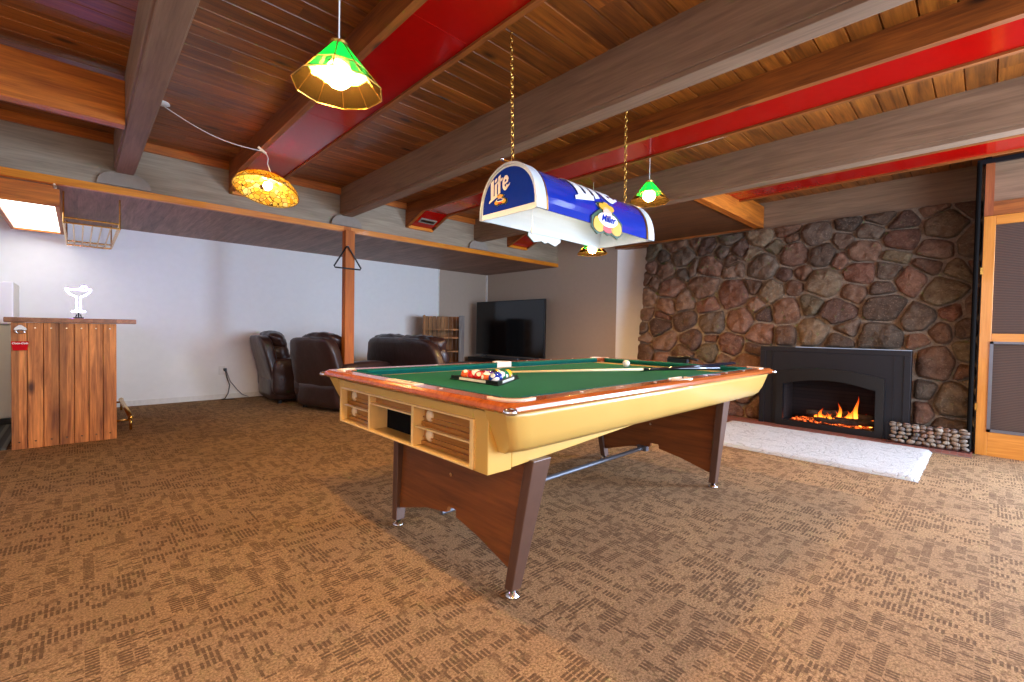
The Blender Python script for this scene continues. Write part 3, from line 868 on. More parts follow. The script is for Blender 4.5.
# legs: two splayed bronze posts per end with a walnut panel and chrome levellers
def leg_set(xf, xt, zt):
    K = zt/.53; xt = xf+(xt-xf)*K
    for yf, yt in ((1.262, 1.215), (2.145, 2.235)):
        yt = yf+(yt-yf)*K
        s = 1 if yf > 1.8 else -1
        bm = nbm(); w0, w1 = .026, .052
        loft(bm, [[(xf-w0, yf-.022, .03), (xf+w0, yf-.022, .03), (xf+w0, yf+.022, .03), (xf-w0, yf+.022, .03)],
                  [(xt-w1, yt-.024, zt), (xt+w1, yt-.024, zt), (xt+w1, yt+.024, zt), (xt-w1, yt+.024, zt)]])
        lg = link('leg', bm, M['leg_metal'], PT, bevel=.004)
        bm = nbm(); lathe(bm, [(0, 0), (.03, 0), (.03, .008), (.014, .014), (.012, .04), (0, .04)], 14, (xf, yf, 0))
        link('leveller', bm, M['chrome'], lg, smooth=True)
    prof = [(1.262, .09), (1.50, .155), (1.66, .185), (1.665, .215), (1.73, .215), (1.735, .185), (1.90, .16), (2.14, .09), (2.225, zt-.004), (1.225, zt-.004)]
    bm = nbm()
    xz = lambda z: xf+(xt-xf)*(z/zt)
    poly_prism(bm, prof, lambda u, v, w: (xz(v)-.012+w, u, v), .024)
    pn = link('leg_panel', bm, M['walnut'], PT)
    bm = nbm(); x_ = xz(.36)-.013
    tube(bm, [(x_+.002, 1.73, .36), (x_-.008, 1.73, .36)], .009, 10); link('bolt_head', bm, M['chrome'], pn)
leg_set(1.232, 1.315, .542); leg_set(3.13, 3.13, .606)
bm = nbm(); tube(bm, [(1.26, 1.79, .165), (3.12, 1.79, .165)], .014, 10); box(bm, 3.09, 3.13, 1.75, 1.83, .15, .185)
link('stretcher', bm, M['steel'], PT)

# balls, rack, cue, brush
BR = .0295; ZB = .7655
cols = {1: (236, 190, 20), 2: (20, 50, 150), 3: (206, 24, 22), 4: (74, 30, 120), 5: (232, 98, 22), 6: (10, 110, 70), 7: (120, 22, 30), 8: (14, 14, 14)}
names = {1: 'yellow', 2: 'blue', 3: 'red', 4: 'purple', 5: 'orange', 6: 'green', 7: 'maroon', 8: 'black'}
def ball_mat(name, col, stripe):
    t = NT(name); tc = t.n('ShaderNodeTexCoord'); nm = t.n('ShaderNodeVectorMath', {0: tc.outputs['Object']}, operation='NORMALIZE')
    sp = t.n('ShaderNodeSeparateXYZ', {0: nm.outputs[0]})
    W = S(236, 230, 212); c = col
    if stripe: c = t.mix(t.math('GREATER_THAN', t.math('ABSOLUTE', sp.outputs[2]), .55), col, W)
    if name != 'cue_ball': c = t.mix(t.math('GREATER_THAN', t.math('ABSOLUTE', sp.outputs[0]), .90), c, W)
    return t.done(t.bsdf(color=c, rough=.08, coat=.5))
bm = nbm(); bmesh.ops.create_uvsphere(bm, u_segments=24, v_segments=14, radius=BR)
bme = bpy.data.meshes.new('pool_ball'); bm.to_mesh(bme); bm.free()
for p in bme.polygons: p.use_smooth = True
rackpos = []
A = Vector((1.56, 1.88, 0))   # middle of the near base row
rng = random.Random(8)
order = [[5, 11, 3, 13, 10], [15, 7, 12, 2], [4, 8, 14], [9, 6], [1]]
for r, row in enumerate(order):
    for k, num in enumerate(row):
        x = A.x+r*BR*2*.87; y = A.y+(len(row)-1)*BR-k*BR*2
        me = bme.copy(); o = bpy.data.objects.new('pool_ball', me); COL.objects.link(o)
        base = num if num <= 8 else num-8
        st = num > 8
        me.materials.append(ball_mat('ball_'+names[base]+('_stripe' if st else ''), S(*cols[base]), st))
        o.location = (x, y, ZB+BR); o.rotation_euler = (rng.uniform(-1, 1), rng.uniform(-1, 1), rng.uniform(0, 6))
        tag(o, ('white pool ball with a %s stripe in the triangle rack' if st else 'solid %s pool ball in the triangle rack') % names[base], 'pool ball', 'pool balls racked on the green felt')
me = bme.copy(); o = bpy.data.objects.new('pool_ball', me); COL.objects.link(o); me.materials.append(ball_mat('cue_ball', S(240, 234, 214), False))
o.location = (3.19, 2.0, ZB+BR); tag(o, 'plain white cue ball alone on the felt beyond the cue stick', 'pool ball')
RK = thing('ball_rack', 'black triangle rack holding fifteen balls on the green felt', 'ball rack', (1.65, 1.88, ZB))
half = 4*BR+.052+.026; x_b = A.x-BR-.014; x_a = A.x+8*BR*.87+.062
tri = [(x_b, A.y-half), (x_b, A.y+half), (x_a+.022, A.y)]
def tri_s(t_): 
    c = (x_b+BR*2.4*.87+.02, A.y); return [(c[0]+(p[0]-c[0])*t_, c[1]+(p[1]-c[1])*t_) for p in tri]
bm = nbm()
o1, i1 = tri_s(1.0), tri_s(.93)
for k in range(3): poly_prism(bm, [o1[k], o1[(k+1) % 3], i1[(k+1) % 3], i1[k]], lambda u, v, w: (u, v, ZB+.001+w), .022)
o1 = tri_s(1.05); i1 = tri_s(.97)
for k in range(3): poly_prism(bm, [o1[k], o1[(k+1) % 3], i1[(k+1) % 3], i1[k]], lambda u, v, w: (u, v, ZB+.001+w), .005)
link('rack_frame', bm, M['black'], RK)
o1 = tri_s(1.012)
bm = nbm()
for k in range(3):
    p, q = Vector(o1[k]), Vector(o1[(k+1) % 3]); a, b = p.lerp(q, .24), p.lerp(q, .80); n_ = Vector((-(q-p).y, (q-p).x)).normalized()*.002
    poly_prism(bm, [tuple(a-n_), tuple(b-n_), tuple(b+n_), tuple(a+n_)], lambda u, v, w: (u, v, ZB+.006+w), .013)
link('side_label', bm, M['white_plastic'], RK)
# cue stick
tip = Vector((1.95, 2.07, .785)); d = (Vector((3.05, 1.22, .822))-tip).normalized()
CS = thing('cue_stick', 'pool cue lying across the felt with pale shaft and black butt', 'cue stick', tuple(tip))
M['maple'] = plain('maple_shaft', S(232, 208, 158), .3, coat=.4); M['navy'] = plain('black_lacquer', S(18, 20, 34), .2, coat=.5)
bm = nbm(); tube(bm, [tip+d*.02, tip+d*.88], [.0062, .0095], 10); link('shaft', bm, M['maple'], CS, smooth=True)
bm = nbm(); tube(bm, [tip, tip+d*.02], .0062, 10); link('tip', bm, M['navy'], CS)
bm = nbm(); tube(bm, [tip+d*.88, tip+d*1.40], [.0105, .0150], 12); link('butt', bm, M['navy'], CS, smooth=True)
# second cue, dark, nearer the far rail
t2 = Vector((2.78, 1.63, .785)); d2 = (Vector((3.62, 1.33, .824))-t2).normalized()
bm = nbm(); tube(bm, [t2, t2+d2*.9], [.007, .013], 10)
tag(link('cue_stick', bm, M['navy'], origin=tuple(t2), smooth=True), 'short black cue resting on the far rail beside the long cue', 'cue stick')
BRU = thing('table_brush', 'small black table brush on the far short rail near the fireplace', 'brush', (3.62, 1.78, PZ))
bm = nbm(); tube(bm, [(3.60, 1.60, PZ+.028), (3.61, 1.68, PZ+.045), (3.62, 1.86, PZ+.036)], [.010, .016, .012], 8); link('handle', bm, M['black'], BRU, smooth=True)
bm = nbm(); box(bm, 3.595, 3.64, 1.69, 1.86, PZ+.001, PZ+.032); link('bristles', bm, M['black'], BRU)

# ------------------------------------------------------------------ blue bar lamp over the table
LX0, LX1, LY, LZ, LW, LH = 1.625, 2.76, 1.76, 1.655, .215, .265
M['lamp_blue'] = plain('glossy_blue_plastic', S(2, 44, 150), .15, coat=.5, var=.03)
M['lamp_white'] = NT('translucent_white')
_t = M['lamp_white']; _b = _t.bsdf(color=S(236, 240, 240), rough=.3); _tr = _t.n('ShaderNodeBsdfTranslucent', {0: S(236, 240, 240)})
M['lamp_white'] = _t.done(_t.n('ShaderNodeMixShader', {0: .35, 1: _b.outputs[0], 2: _tr.outputs[0]}))
BL = thing('bar_lamp', 'blue half barrel beer lamp with white lettering hanging over the pool table', 'hanging lamp', (2.145, LY, LZ))
def arc(a, rw=LW, rh=LH): return (LY-rw*math.cos(a), LZ+rh*math.sin(a)**.85 if 0 < a < math.pi else LZ)
def shell(x0, x1, rw, rh, t, mat, name, a0=0, a1=math.pi, n=28, z0=0, parent=None):
    bm = nbm(); loops = []
    for x in (x0, x1):
        o = [arc(a0+(a1-a0)*k/n, rw, rh) for k in range(n+1)]; i = [arc(a0+(a1-a0)*k/n, rw-t, rh-t) for k in range(n+1)]
        loops.append([(x, y, z) for y, z in o]+[(x, y, z) for y, z in reversed(i)])
    loft(bm, loops)
    return link(name, bm, mat, parent or BL)
shell(LX0+.035, LX1-.035, LW-.002, LH-.002, .004, M['lamp_blue'], 'blue_shell')
shell(LX0+.02, LX1-.02, LW-.007, LH-.007, .004, M['lamp_white'], 'inner_liner')
for a, b in ((LX0, LX0+.07), (LX1-.07, LX1)): shell(a, b, LW+.006, LH+.006, .012, M['lamp_white'], 'end_rim')
for a, b in ((LX0+.07, LX0+.088), (LX1-.088, LX1-.07)): shell(a, b, LW+.003, LH+.003, .008, M['brass'], 'end_band')
for x, s in ((LX0+.012, -1), (LX1-.012, 1)):
    n = 28; bm = nbm()
    poly_prism(bm, [arc(math.pi*k/n, LW-.004, LH-.004) for k in range(n+1)], lambda u, v, w: (x+s*w*0-.004+w, u, v), .008)
    ep = link('end_panel', bm, M['lamp_white'], BL)
    bm = nbm(); pts = [(LY-(LW-.018)*math.cos(math.pi*k/n), LZ+.028+(LH-.046)*math.sin(math.pi*k/n)**.85) for k in range(n+1)]
    xo = x+s*.0045
    poly_prism(bm, pts, lambda u, v, w: (xo+s*w, u, v), .002)
    ef = link('end_face', bm, M['lamp_blue'], ep)
    ef['label'] = 'blue end panel with white lettering'
M['letter'] = plain('white_lettering', S(244, 240, 236), .3)
M['crest_gold'] = plain('crest_gold', S(226, 164, 52), .35); M['crest_pink'] = plain('crest_tan', S(222, 176, 150), .4)
M['crest_green'] = plain('crest_green', S(40, 70, 40), .5); M['crest_red'] = plain('crest_red', S(190, 60, 60), .4)
def crest_pts(s=1.0):
    return [(-.055*s, .075*s), (-.03*s, .05*s), (-.058*s, .03*s), (-.098*s, .0), (-.10*s, -.045*s), (-.065*s, -.075*s), (-.02*s, -.06*s), (0, -.07*s), (.02*s, -.06*s), (.065*s, -.075*s), (.10*s, -.045*s), (.098*s, 0), (.058*s, .03*s), (.03*s, .05*s), (.055*s, .075*s), (.0, .095*s)]
def ell(cx_, cy_, a, b, n=14): return [(cx_+a*math.cos(2*math.pi*k/n), cy_+b*math.sin(2*math.pi*k/n)) for k in range(n)]
def crest(fn, parent, s):
    fn0 = fn
    fn = lambda u, v, w: fn0(u*1.12, v*.80, w)
    bm = nbm()
    poly_prism(bm, crest_pts(s*1.08), fn, .004, 3)
    poly_prism(bm, crest_pts(s*1.06), lambda u, v, w: fn(u, v, w-.008), .006, 5)
    f1 = lambda u, v, w: fn(u, v, w+.004)
    poly_prism(bm, ell(-.06*s, -.03*s, .038*s, .036*s), f1, .003, 0); poly_prism(bm, ell(.06*s, -.03*s, .038*s, .036*s), f1, .003, 0)
    poly_prism(bm, ell(0, -.04*s, .035*s, .022*s), f1, .003, 4)
    f2 = lambda u, v, w: fn(u, v, w+.006)
    poly_prism(bm, ell(0, .0, .068*s, .030*s), f2, .003, 2)
    poly_prism(bm, ell(0, .035*s, .030*s, .028*s), f2, .003, 1); poly_prism(bm, ell(-.03*s, .062*s, .022*s, .018*s), f2, .003, 0); poly_prism(bm, ell(.03*s, .062*s, .022*s, .018*s), f2, .003, 0)
    poly_prism(bm, ell(0, .075*s, .022*s, .02*s), f2, .003, 0)
    link('crest', bm, [M['crest_gold'], M['crest_pink'], M['letter'], M['crest_green'], M['crest_red'], M['lamp_white']], parent)
    bt = text_bm('Miller', .042*s, .001, .3, .002)
    for v in bt.verts: v.co = Vector(fn(v.co.x, v.co.y-.012*s, .010+v.co.z))
    link('crest_script', bt, M['lamp_blue'], parent)
def lite_bm(size, depth):
    bm = nbm()
    P = [[(-.02, .92), (.20, 1.0), (.20, .10), (.0, .02)], [(-.14, -.10), (-.12, -.01), (.20, .14), (.50, .16), (.46, .02)],
         [(.29, .08), (.29, .70), (.45, .76), (.45, .13)], [(.29, .80), (.29, .94), (.45, 1.0), (.45, .86)],
         [(.55, .10), (.55, 1.0), (.71, 1.06), (.71, .16)], [(.49, .66), (.49, .78), (.86, .86), (.86, .74)]]
    c, n = (1.10, .50), 16
    for k in range(n):
        a0, a1 = [math.radians(20+310*(k+j)/n) for j in (0, 1)]
        P.append([(c[0]+rx*math.cos(a), c[1]+ry*math.sin(a)) for rx, ry, a in ((.09, .20, a0), (.23, .37, a0), (.23, .37, a1), (.09, .20, a1))])
    P.append([(.98, .42), (.98, .52), (1.27, .60), (1.27, .50)])
    P.append([(1.10, .13), (1.16, .26), (1.42, .40), (1.40, .30)])
    for q in P: poly_prism(bm, [((u-.62)*size, v*size) for u, v in q], lambda u, v, w: (u, v, w), depth)
    bmesh.ops.triangulate(bm, faces=bm.faces)
    for _ in range(3):
        long = [e for e in bm.edges if e.calc_length() > size*.14]
        if long: bmesh.ops.subdivide_edges(bm, edges=long, cuts=1); bmesh.ops.triangulate(bm, faces=bm.faces)
    return bm
# end faces: lettering read from outside
for x, s in ((LX0+.005, -1), (LX1-.005, 1)):
    bt = lite_bm(.105, .002)
    for v in bt.verts:
        u, w_ = v.co.x, v.co.y; v.co = Vector((x+s*(.003+v.co.z), LY-u+.06 if s < 0 else LY+u-.06, LZ+.105+w_+u*.18))
    link('lettering', bt, M['letter'], BL)
    crest((lambda u, v, w, x=x, s=s: (x+s*(.003+w), LY+(-u if s < 0 else u)*1.0+.045, LZ+.082+v)), BL, .40)
# curved sides
XM = (LX0+LX1)/2
for side in (-1, 1):
    def on_side(u, v, w, side=side):
        # v = arc height above the bottom edge, u along the lamp read left to right from outside
        rr = .235; x = XM - u*(-1 if side < 0 else 1)
        if v <= 0: return (x, LY+side*(LW+w), LZ+v)
        a = min(math.pi/2*.98, v/.40*math.pi/2)
        y, z = arc(a, LW+w, LH+w)
        return (x, LY+side*(LY-y), z)
    bt = lite_bm(.25, .002)
    for v in bt.verts: v.co = Vector(on_side(v.co.x*1.2-.02, .115+v.co.y*1.05, .003+v.co.z))
    link('lettering', bt, M['letter'], BL)
    crest(lambda u, v, w: on_side(u+.03, v+.028, w+.004), BL, 1.28)
bm = nbm(); zt = LZ+LH
tube(bm, [(LX0-.03, LY, zt+.013), (LX1+.02, LY, zt+.013)], .0065, 8); link('top_rod', bm, M['brass'], BL, smooth=True)
bm = nbm()
for x in (LX0-.035, LX1+.025): lathe(bm, [(0, -.011), (.009, -.006), (.011, 0), (.009, .006), (0, .011)], 10, (x, LY, zt+.013))
link('rod_finial', bm, M['chrome'], BL, smooth=True)
def chain(name, p, q, mat, parent):
    p, q = Vector(p), Vector(q); L = (q-p).length; n = int(L/.030); bm = nbm()
    for k in range(n):
        c = p.lerp(q, (k+.5)/n)
        if k % 2: torus(bm, c, .012, .0028, 'X', 10, 5, squash=(1, .8, 1.55))
        else: torus(bm, c, .012, .0028, 'Y', 10, 5, squash=(.8, 1, 1.55))
    link(name, bm, mat, parent, smooth=True)
chain('chain', (LX0+.04, LY, zt+.02), (1.80, 1.93, Zc), M['brass'], BL)
chain('chain', (LX1-.015, LY, zt+.02), (LX1+.0, LY+.02, Zc), M['brass'], BL)
bm = nbm(); tube(bm, [(1.70, 1.64, LZ+.10), (1.70, 1.64, LZ-.075)], .0015, 5); link('pull_cord', bm, M['white_plastic'], BL)
bm = nbm(); lathe(bm, [(0, -.022), (.006, -.012), (.011, 0), (.006, .008), (.003, .02), (0, .022)], 8, (1.70, 1.64, LZ-.09)); link('pull_knob', bm, M['white_plastic'], BL, smooth=True)
M['tube_on'] = emit('lamp_tube', (1, .93, .82, 1), 9)
bm = nbm(); tube(bm, [(LX0+.2, LY, zt-.055), (LX1-.2, LY, zt-.055)], .014, 10); link('light_tube', bm, M['tube_on'], BL)

# ------------------------------------------------------------------ pendants
def glass(name, col, tr=.55, rough=.12, alpha=.0):
    t = NT(name)
    n = t.noise(t.pos(), 20, 3)
    c = t.mix(t.math('MULTIPLY', n, .5), col, [x*.6 for x in col[:3]]+[1])
    a = t.bsdf(color=c, rough=rough, coat=.4); b = t.n('ShaderNodeBsdfTranslucent', {0: c})
    m = t.n('ShaderNodeMixShader', {0: tr, 1: a.outputs[0], 2: b.outputs[0]})
    if alpha:
        tp = t.n('ShaderNodeBsdfTransparent', {0: [min(1, x*1.3+.2) for x in col[:3]]+[1]})
        m = t.n('ShaderNodeMixShader', {0: alpha, 1: m.outputs[0], 2: tp.outputs[0]})
    return t.done(m)
M['green_glass'] = glass('green_glass', S(30, 176, 110), .55)
M['clear_glass'] = glass('amber_clear_glass', S(70, 56, 30), .04, .1, .94)
M['bulb'] = emit('warm_bulb', (1, .56, .19, 1), 600)
def make_pendant():
    t = thing('pendant_lamp', 'x', 'pendant lamp'); n = 10; R0, R1, Hh = .030, .172, .172
    prof = lambda f: (R0+(R1-R0)*f, Hh*(1-f))
    def ring(f, d=0): r, z = prof(f); r += d; return [(r*math.cos(2*math.pi*k/n), r*math.sin(2*math.pi*k/n), z) for k in range(n)]
    def frus(f0, f1, mat, nm):
        bm = nbm(); loft(bm, [ring(f0), ring(f1), ring(f1, -.003), ring(f0, -.003), ring(f0)], cap=False); link(nm, bm, mat, t, local=True)
    frus(0, .60, M['green_glass'], 'green_glass_shade'); frus(.60, 1.0, M['clear_glass'], 'amber_glass_skirt')
    bm = nbm()
    for k in range(n):
        a = 2*math.pi*k/n; p = [Vector((prof(f)[0]*math.cos(a), prof(f)[0]*math.sin(a), prof(f)[1])) for f in (0, 1)]
        tube(bm, p, .0028, 6)
    for f in (0, .60, 1.0):
        rg = ring(f); tube(bm, rg+[rg[0]], .0028, 6)
    lathe(bm, [(.034, Hh-.004), (.036, Hh+.006), (.012, Hh+.02), (0, Hh+.02)], 16)
    link('brass_seams', bm, M['brass'], t, local=True)
    bm = nbm(); bmesh.ops.create_uvsphere(bm, u_segments=24, v_segments=14, radius=.052)
    bmesh.ops.translate(bm, verts=bm.verts, vec=(0, 0, .056)); link('bulb', bm, M['bulb'], t, local=True, smooth=True)
    bm = nbm(); tube(bm, [(0, 0, .105), (0, 0, Hh+.01)], .018, 12); link('socket', bm, M['white_plastic'], t, local=True)
    return t
def cord(t, pts, r=.003, name='cord'):
    bm = nbm(); tube(bm, pts, r, 6); link(name, bm, M['white_plastic'], t, local=False, smooth=True)
proto = make_pendant()
pend = [((.752, 1.81, 1.995), 'green glass pendant lamp nearest the camera, above the left of the table', Zc),
        ((3.64, 2.09, 2.20), 'green glass pendant lamp just right of the blue bar lamp', 2.60),
        ((4.26, 3.15, 1.94), 'green glass pendant lamp peeking below the blue bar lamp', Zc),
        ((-.9, -.9, 2.0), 'green glass pendant lamp left of and behind the camera', Zc),
        ((-.1, -1.5, 2.0), 'green glass pendant lamp behind the camera', Zc)]
lamps = [proto]+[copy_tree(proto) for _ in pend[1:]]
for o, (loc, lab, zt_) in zip(lamps, pend):
    o.location = loc; o['label'] = lab; o['group'] = 'green glass pendant lamps'
    o.rotation_euler = (0, 0, .3+loc[0])
    bm = nbm(); tube(bm, [(0, 0, .17), (0, 0, zt_-loc[2])], .003, 6); link('cord', bm, M['white_plastic'], o, local=True)
# swag wire for the second pendant
bm = nbm(); tube(bm, [(3.64, 2.09, 2.592), (3.655, 1.6, 2.585), (3.655, 1.2, 2.592), (3.655, .7, 2.596)], .003, 6)
tag(link('swag_wire', bm, M['white_plastic']), 'white wire running along the red duct to the pendant lamp', 'wire')

# amber mosaic lamp
def mosaic():
    t = NT('amber_mosaic_glass'); p = t.pos(src='Object')
    v = t.n('ShaderNodeTexVoronoi', {'Vector': p, 'Scale': 26.0})
    e_ = t.n('ShaderNodeTexVoronoi', {'Vector': p, 'Scale': 26.0}, feature='DISTANCE_TO_EDGE').outputs[0]
    sp = t.n('ShaderNodeSeparateColor', {0: v.outputs['Color']})
    c = t.ramp(sp.outputs[0], [(0, S(238, 190, 50)), (.4, S(252, 226, 120)), (.7, S(226, 156, 30)), (1, S(254, 240, 180))])
    c = t.mix(t.math('LESS_THAN', e_, .045), c, S(70, 44, 14))
    a = t.bsdf(color=c, rough=.2); b = t.n('ShaderNodeBsdfTranslucent', {0: c})
    return t.done(t.n('ShaderNodeMixShader', {0: .85, 1: a.outputs[0], 2: b.outputs[0]}))
AL, AR = (1.19, 4.37, 2.235), Matrix.Rotation(.22, 4, 'Y') @ Matrix.Rotation(-.16, 4, 'X')
AM = thing('mosaic_lamp', 'round amber mosaic glass dome lamp hanging on a swagged white cord', 'hanging lamp', AL)
def tilted(bm):
    bmesh.ops.transform(bm, matrix=AR, verts=bm.verts); return bm
bm = nbm(); prof = [(.02, .125), (.08, .118), (.15, .095), (.205, .062), (.245, .022), (.262, -.02), (.258, -.02), (.241, .020), (.2, .058), (.147, .090), (.078, .113), (.02, .120)]
lathe(bm, prof, 32); link('mosaic_shade', tilted(bm), mosaic(), AM, local=True, smooth=True)
bm = nbm(); torus(bm, (0, 0, -.02), .26, .004, 'Z', 32, 6); lathe(bm, [(0, .14), (.025, .135), (.03, .125), (0, .122)], 14); link('rim', tilted(bm), M['brass'], AM, local=True)
M['bulb2'] = emit('warm_bulb_small', (1, .78, .40, 1), 420)
bm = nbm(); bmesh.ops.create_uvsphere(bm, u_segments=16, v_segments=10, radius=.035); bmesh.ops.translate(bm, verts=bm.verts, vec=(0, 0, .04)); link('bulb', tilted(bm), M['bulb2'], AM, local=True, smooth=True)
P0, P1 = Vector((.47, 4.40, 2.72)), Vector((1.17, 4.37, 2.56))
pts = [P0.lerp(P1, k/14)+Vector((0, 0, -.06*math.sin(math.pi*k/14))) for k in range(15)]
cord(AM, pts, .0035)
bm = nbm(); lathe(bm, [(0, 0), (.045, 0), (.05, -.012), (.03, -.02), (0, -.022)], 16, (.47, 4.42, Zc)); link('ceiling_rose', bm, M['white_plastic'], AM, smooth=True)
bm = nbm(); tube(bm, [(1.12, 4.37, 2.585), (1.185, 4.37, 2.545)], .011, 8); link('connector', bm, M['cream'], AM)
cord(AM, [(1.185, 4.37, 2.545), (1.20, 4.37, 2.51), (1.195, 4.37, 2.46), (1.22, 4.365, 2.39)], .0035, 'drop_cord')
bm = nbm(); torus(bm, (1.145, 4.37, 2.58), .012, .003, 'Y'); link('hook', bm, M['brass'], AM)

# light box on the soffit
LB = thing('light_box', 'pine framed fluorescent light box under the soffit above the bar', 'ceiling light', (-.315, 6.4, 2.05))
bx0, bx1_, by0, by1 = -.525, -.115, 5.58, 7.30
bm = nbm()
box(bm, bx0, bx1_, by0, by0+.03, 2.05, 2.20); box(bm, bx0, bx1_, by1-.03, by1, 2.05, 2.20); box(bm, bx0, bx0+.03, by0+.03, by1-.03, 2.05, 2.20); box(bm, bx1_-.03, bx1_, by0+.03, by1-.03, 2.05, 2.20)
box(bm, bx0+.04, bx1_-.04, by0+.04, by1-.04, 2.19, 2.232)
link('frame', bm, M['cedar_x'], LB, bevel=.003)
bm = nbm(); box(bm, bx0+.03, bx1_-.03, by0+.03, by1-.03, 2.07, 2.08); link('diffuser', bm, emit('light_diffuser', (1, .92, .80, 1), 3.2), LB)

# glass rack behind it
GR = thing('stemware_rack', 'brass framed hanging rack under the soffit above the bar', 'rack', (.03, 6.9, 2.15))
bm = nbm()
gx0, gx1, gy0, gy1, gz = -.095, .29, 5.78, 7.38, 1.955
for pts in ([(gx0, gy0, gz), (gx1, gy0, gz), (gx1, gy1, gz), (gx0, gy1, gz), (gx0, gy0, gz)], [(gx0, gy0, gz+.045), (gx1, gy0, gz+.045), (gx1, gy1, gz+.045), (gx0, gy1, gz+.045), (gx0, gy0, gz+.045)]):
    tube(bm, pts, .008, 6)
for x, y in ((gx0, gy0), (gx1, gy0), (gx1, gy1), (gx0, gy1)): tube(bm, [(x, y, gz), (x, y, 2.232)], .007, 6)
link('frame', bm, M['brass'], GR)
bm = nbm()
for k in range(1, 6): tube(bm, [(gx0+(gx1-gx0)*k/6, gy0, gz), (gx0+(gx1-gx0)*k/6, gy1, gz)], .006, 6)
link('rack_bar', bm, M['brass'], GR)

# ------------------------------------------------------------------ bar
BAR = thing('bar_counter', 'rustic bar counter faced with upright reclaimed planks', 'bar', (-.07, 6.1, 0))
M['bar_wood'] = wood('reclaimed_planks', S(116, 58, 24), S(226, 146, 76), 'Z', .093, 'X', .6, pvar=.55, offset=5+.40-53*.093+.0, bump=.6)
M['bar_top'] = wood('bar_top_wood', S(110, 64, 44), S(176, 116, 82), 'Y', .16, 'X', .3, coat=.4, pvar=.4)
bm = nbm()
w = .65/7
rng = random.Random(2)
for k in range(7):
    x = -.40+w*k; dz = rng.uniform(-.0, .012)
    box(bm, x+.002, x+w-.002, 5.455+rng.uniform(-.004, .004), 5.48, .0, 1.043)
link('plank_front', bm, M['bar_wood'], BAR, bevel=.003)
bm = nbm(); box(bm, -.385, .235, 5.48, 6.95, .0, 1.043); link('carcass', bm, M['cedar_z'], BAR)
bm = nbm(); box(bm, -.435, .385, 5.42, 7.0, 1.045, 1.086); link('counter_top', bm, M['bar_top'], BAR, bevel=.006)
bm = nbm()
for k in range(7):
    for z in (.06, 1.0):
        x = -.40+w*(k+.5); tube(bm, [(x, 5.458, z), (x, 5.447, z)], .006, 8)
link('screw', bm, M['chrome'], BAR)
FR = nbm()
tube(FR, [(.37, 5.81, .125), (.37, 7.25, .125)], .020, 12)
for y in (5.83, 7.22): tube(FR, [(.37, y, 0), (.37, y, .125)], .012, 10); tube(FR, [(.235, y, .10), (.37, y, .10)], .011, 10)
for y in (5.81, 7.25): lathe(FR, [(0, -.024), (.02, -.014), (.025, 0), (.02, .014), (0, .024)], 10, (.37, y, .125))
link('foot_rail', FR, M['brass'], BAR, smooth=True)
# wall-mounted opener and red cap catcher
OP = thing('bottle_opener', 'chrome bottle opener screwed to the bar front near its top left', 'bottle opener', (-.345, 5.45, .98))
bm = nbm(); poly_prism(bm, [(-.375, 1.0), (-.352, 1.022), (-.338, 1.022), (-.312, 1.0), (-.305, .985), (-.325, .975), (-.365, .975), (-.382, .985)], lambda u, v, w: (u, 5.45-w, v), .012)
link('plate', bm, M['white_plastic'], OP, bevel=.002)
bm = nbm(); torus(bm, (-.343, 5.432, .968), .020, .007, 'Y', 14, 6, squash=(1.2, 1, .7)); link('opener_loop', bm, M['chrome'], OP, smooth=True)
CT = thing('cap_catcher', 'red metal cap catcher with white script on the bar front', 'cap catcher', (-.345, 5.42, .82))
bm = nbm()
loft(bm, [[(-.385, 5.452, .815), (-.305, 5.452, .815), (-.305, 5.425, .815), (-.385, 5.425, .815)], [(-.395, 5.452, .89), (-.295, 5.452, .89), (-.295, 5.405, .89), (-.395, 5.405, .89)]])
link('body', bm, plain('red_enamel', S(206, 16, 30), .25, coat=.4), CT, bevel=.003)
bt = text_bm('Coca-Cola', .022, .0006, .35, .001)
for v in bt.verts: v.co = Vector((-.345+v.co.x*.95, 5.4055-(v.co.z)+.002*0-.0035+ (0), .868+v.co.y))
link('script', bt, M['letter'], CT)

# neon sign
NE = thing('neon_sign', 'glowing white and violet neon cocktail glass standing on the bar top', 'neon sign', (0, 5.75, 1.086))
def dome(y0=5.75):
    t_ = [(-.082, .295), (-.075, .27), (-.05, .238), (-.02, .222), (-.012, .21), (-.012, .10), (-.015, .08), (-.045, .070)]
    return t_
M['neon_w'] = emit('neon_white', (.52, .48, 1, 1), 55); M['neon_v'] = emit('neon_violet', (.50, .16, 1, 1), 180)
bm = nbm(); L_ = dome()
L_ = [(x*1.02, z*.92) for x, z in L_]; pts = [(x, 5.75, 1.086+z) for x, z in L_]; tube(bm, pts, .0045, 8)
pts2 = [(-x, 5.75, 1.086+z) for x, z in L_]; tube(bm, pts2, .0045, 8)
tube(bm, [pts[-1], (0, 5.75, 1.086+.068), pts2[-1]], .006, 8)
link('glass_outline', bm, M['neon_w'], NE, smooth=True)
bm = nbm(); tube(bm, [(-.083, 5.75, 1.357), (-.04, 5.745, 1.350), (0, 5.745, 1.349), (.04, 5.745, 1.350), (.083, 5.75, 1.357)], .0035, 8)
tube(bm, [(.036+.020*math.cos(a*math.pi/6), 5.745, 1.366+.018*math.sin(a*math.pi/6)) for a in range(11)], .0035, 8)
link('olive_and_rim', bm, M['neon_v'], NE, smooth=True)
bm = nbm(); box(bm, -.035, .035, 5.72, 5.78, 1.086, 1.10); tube(bm, [(0, 5.75, 1.09), (0, 5.75, 1.15)], .006, 6); tube(bm, [(-.02, 5.75, 1.09), (-.012, 5.75, 1.125)], .005, 6); tube(bm, [(.02, 5.75, 1.09), (.012, 5.75, 1.125)], .005, 6)
link('stand', bm, M['black'], NE)

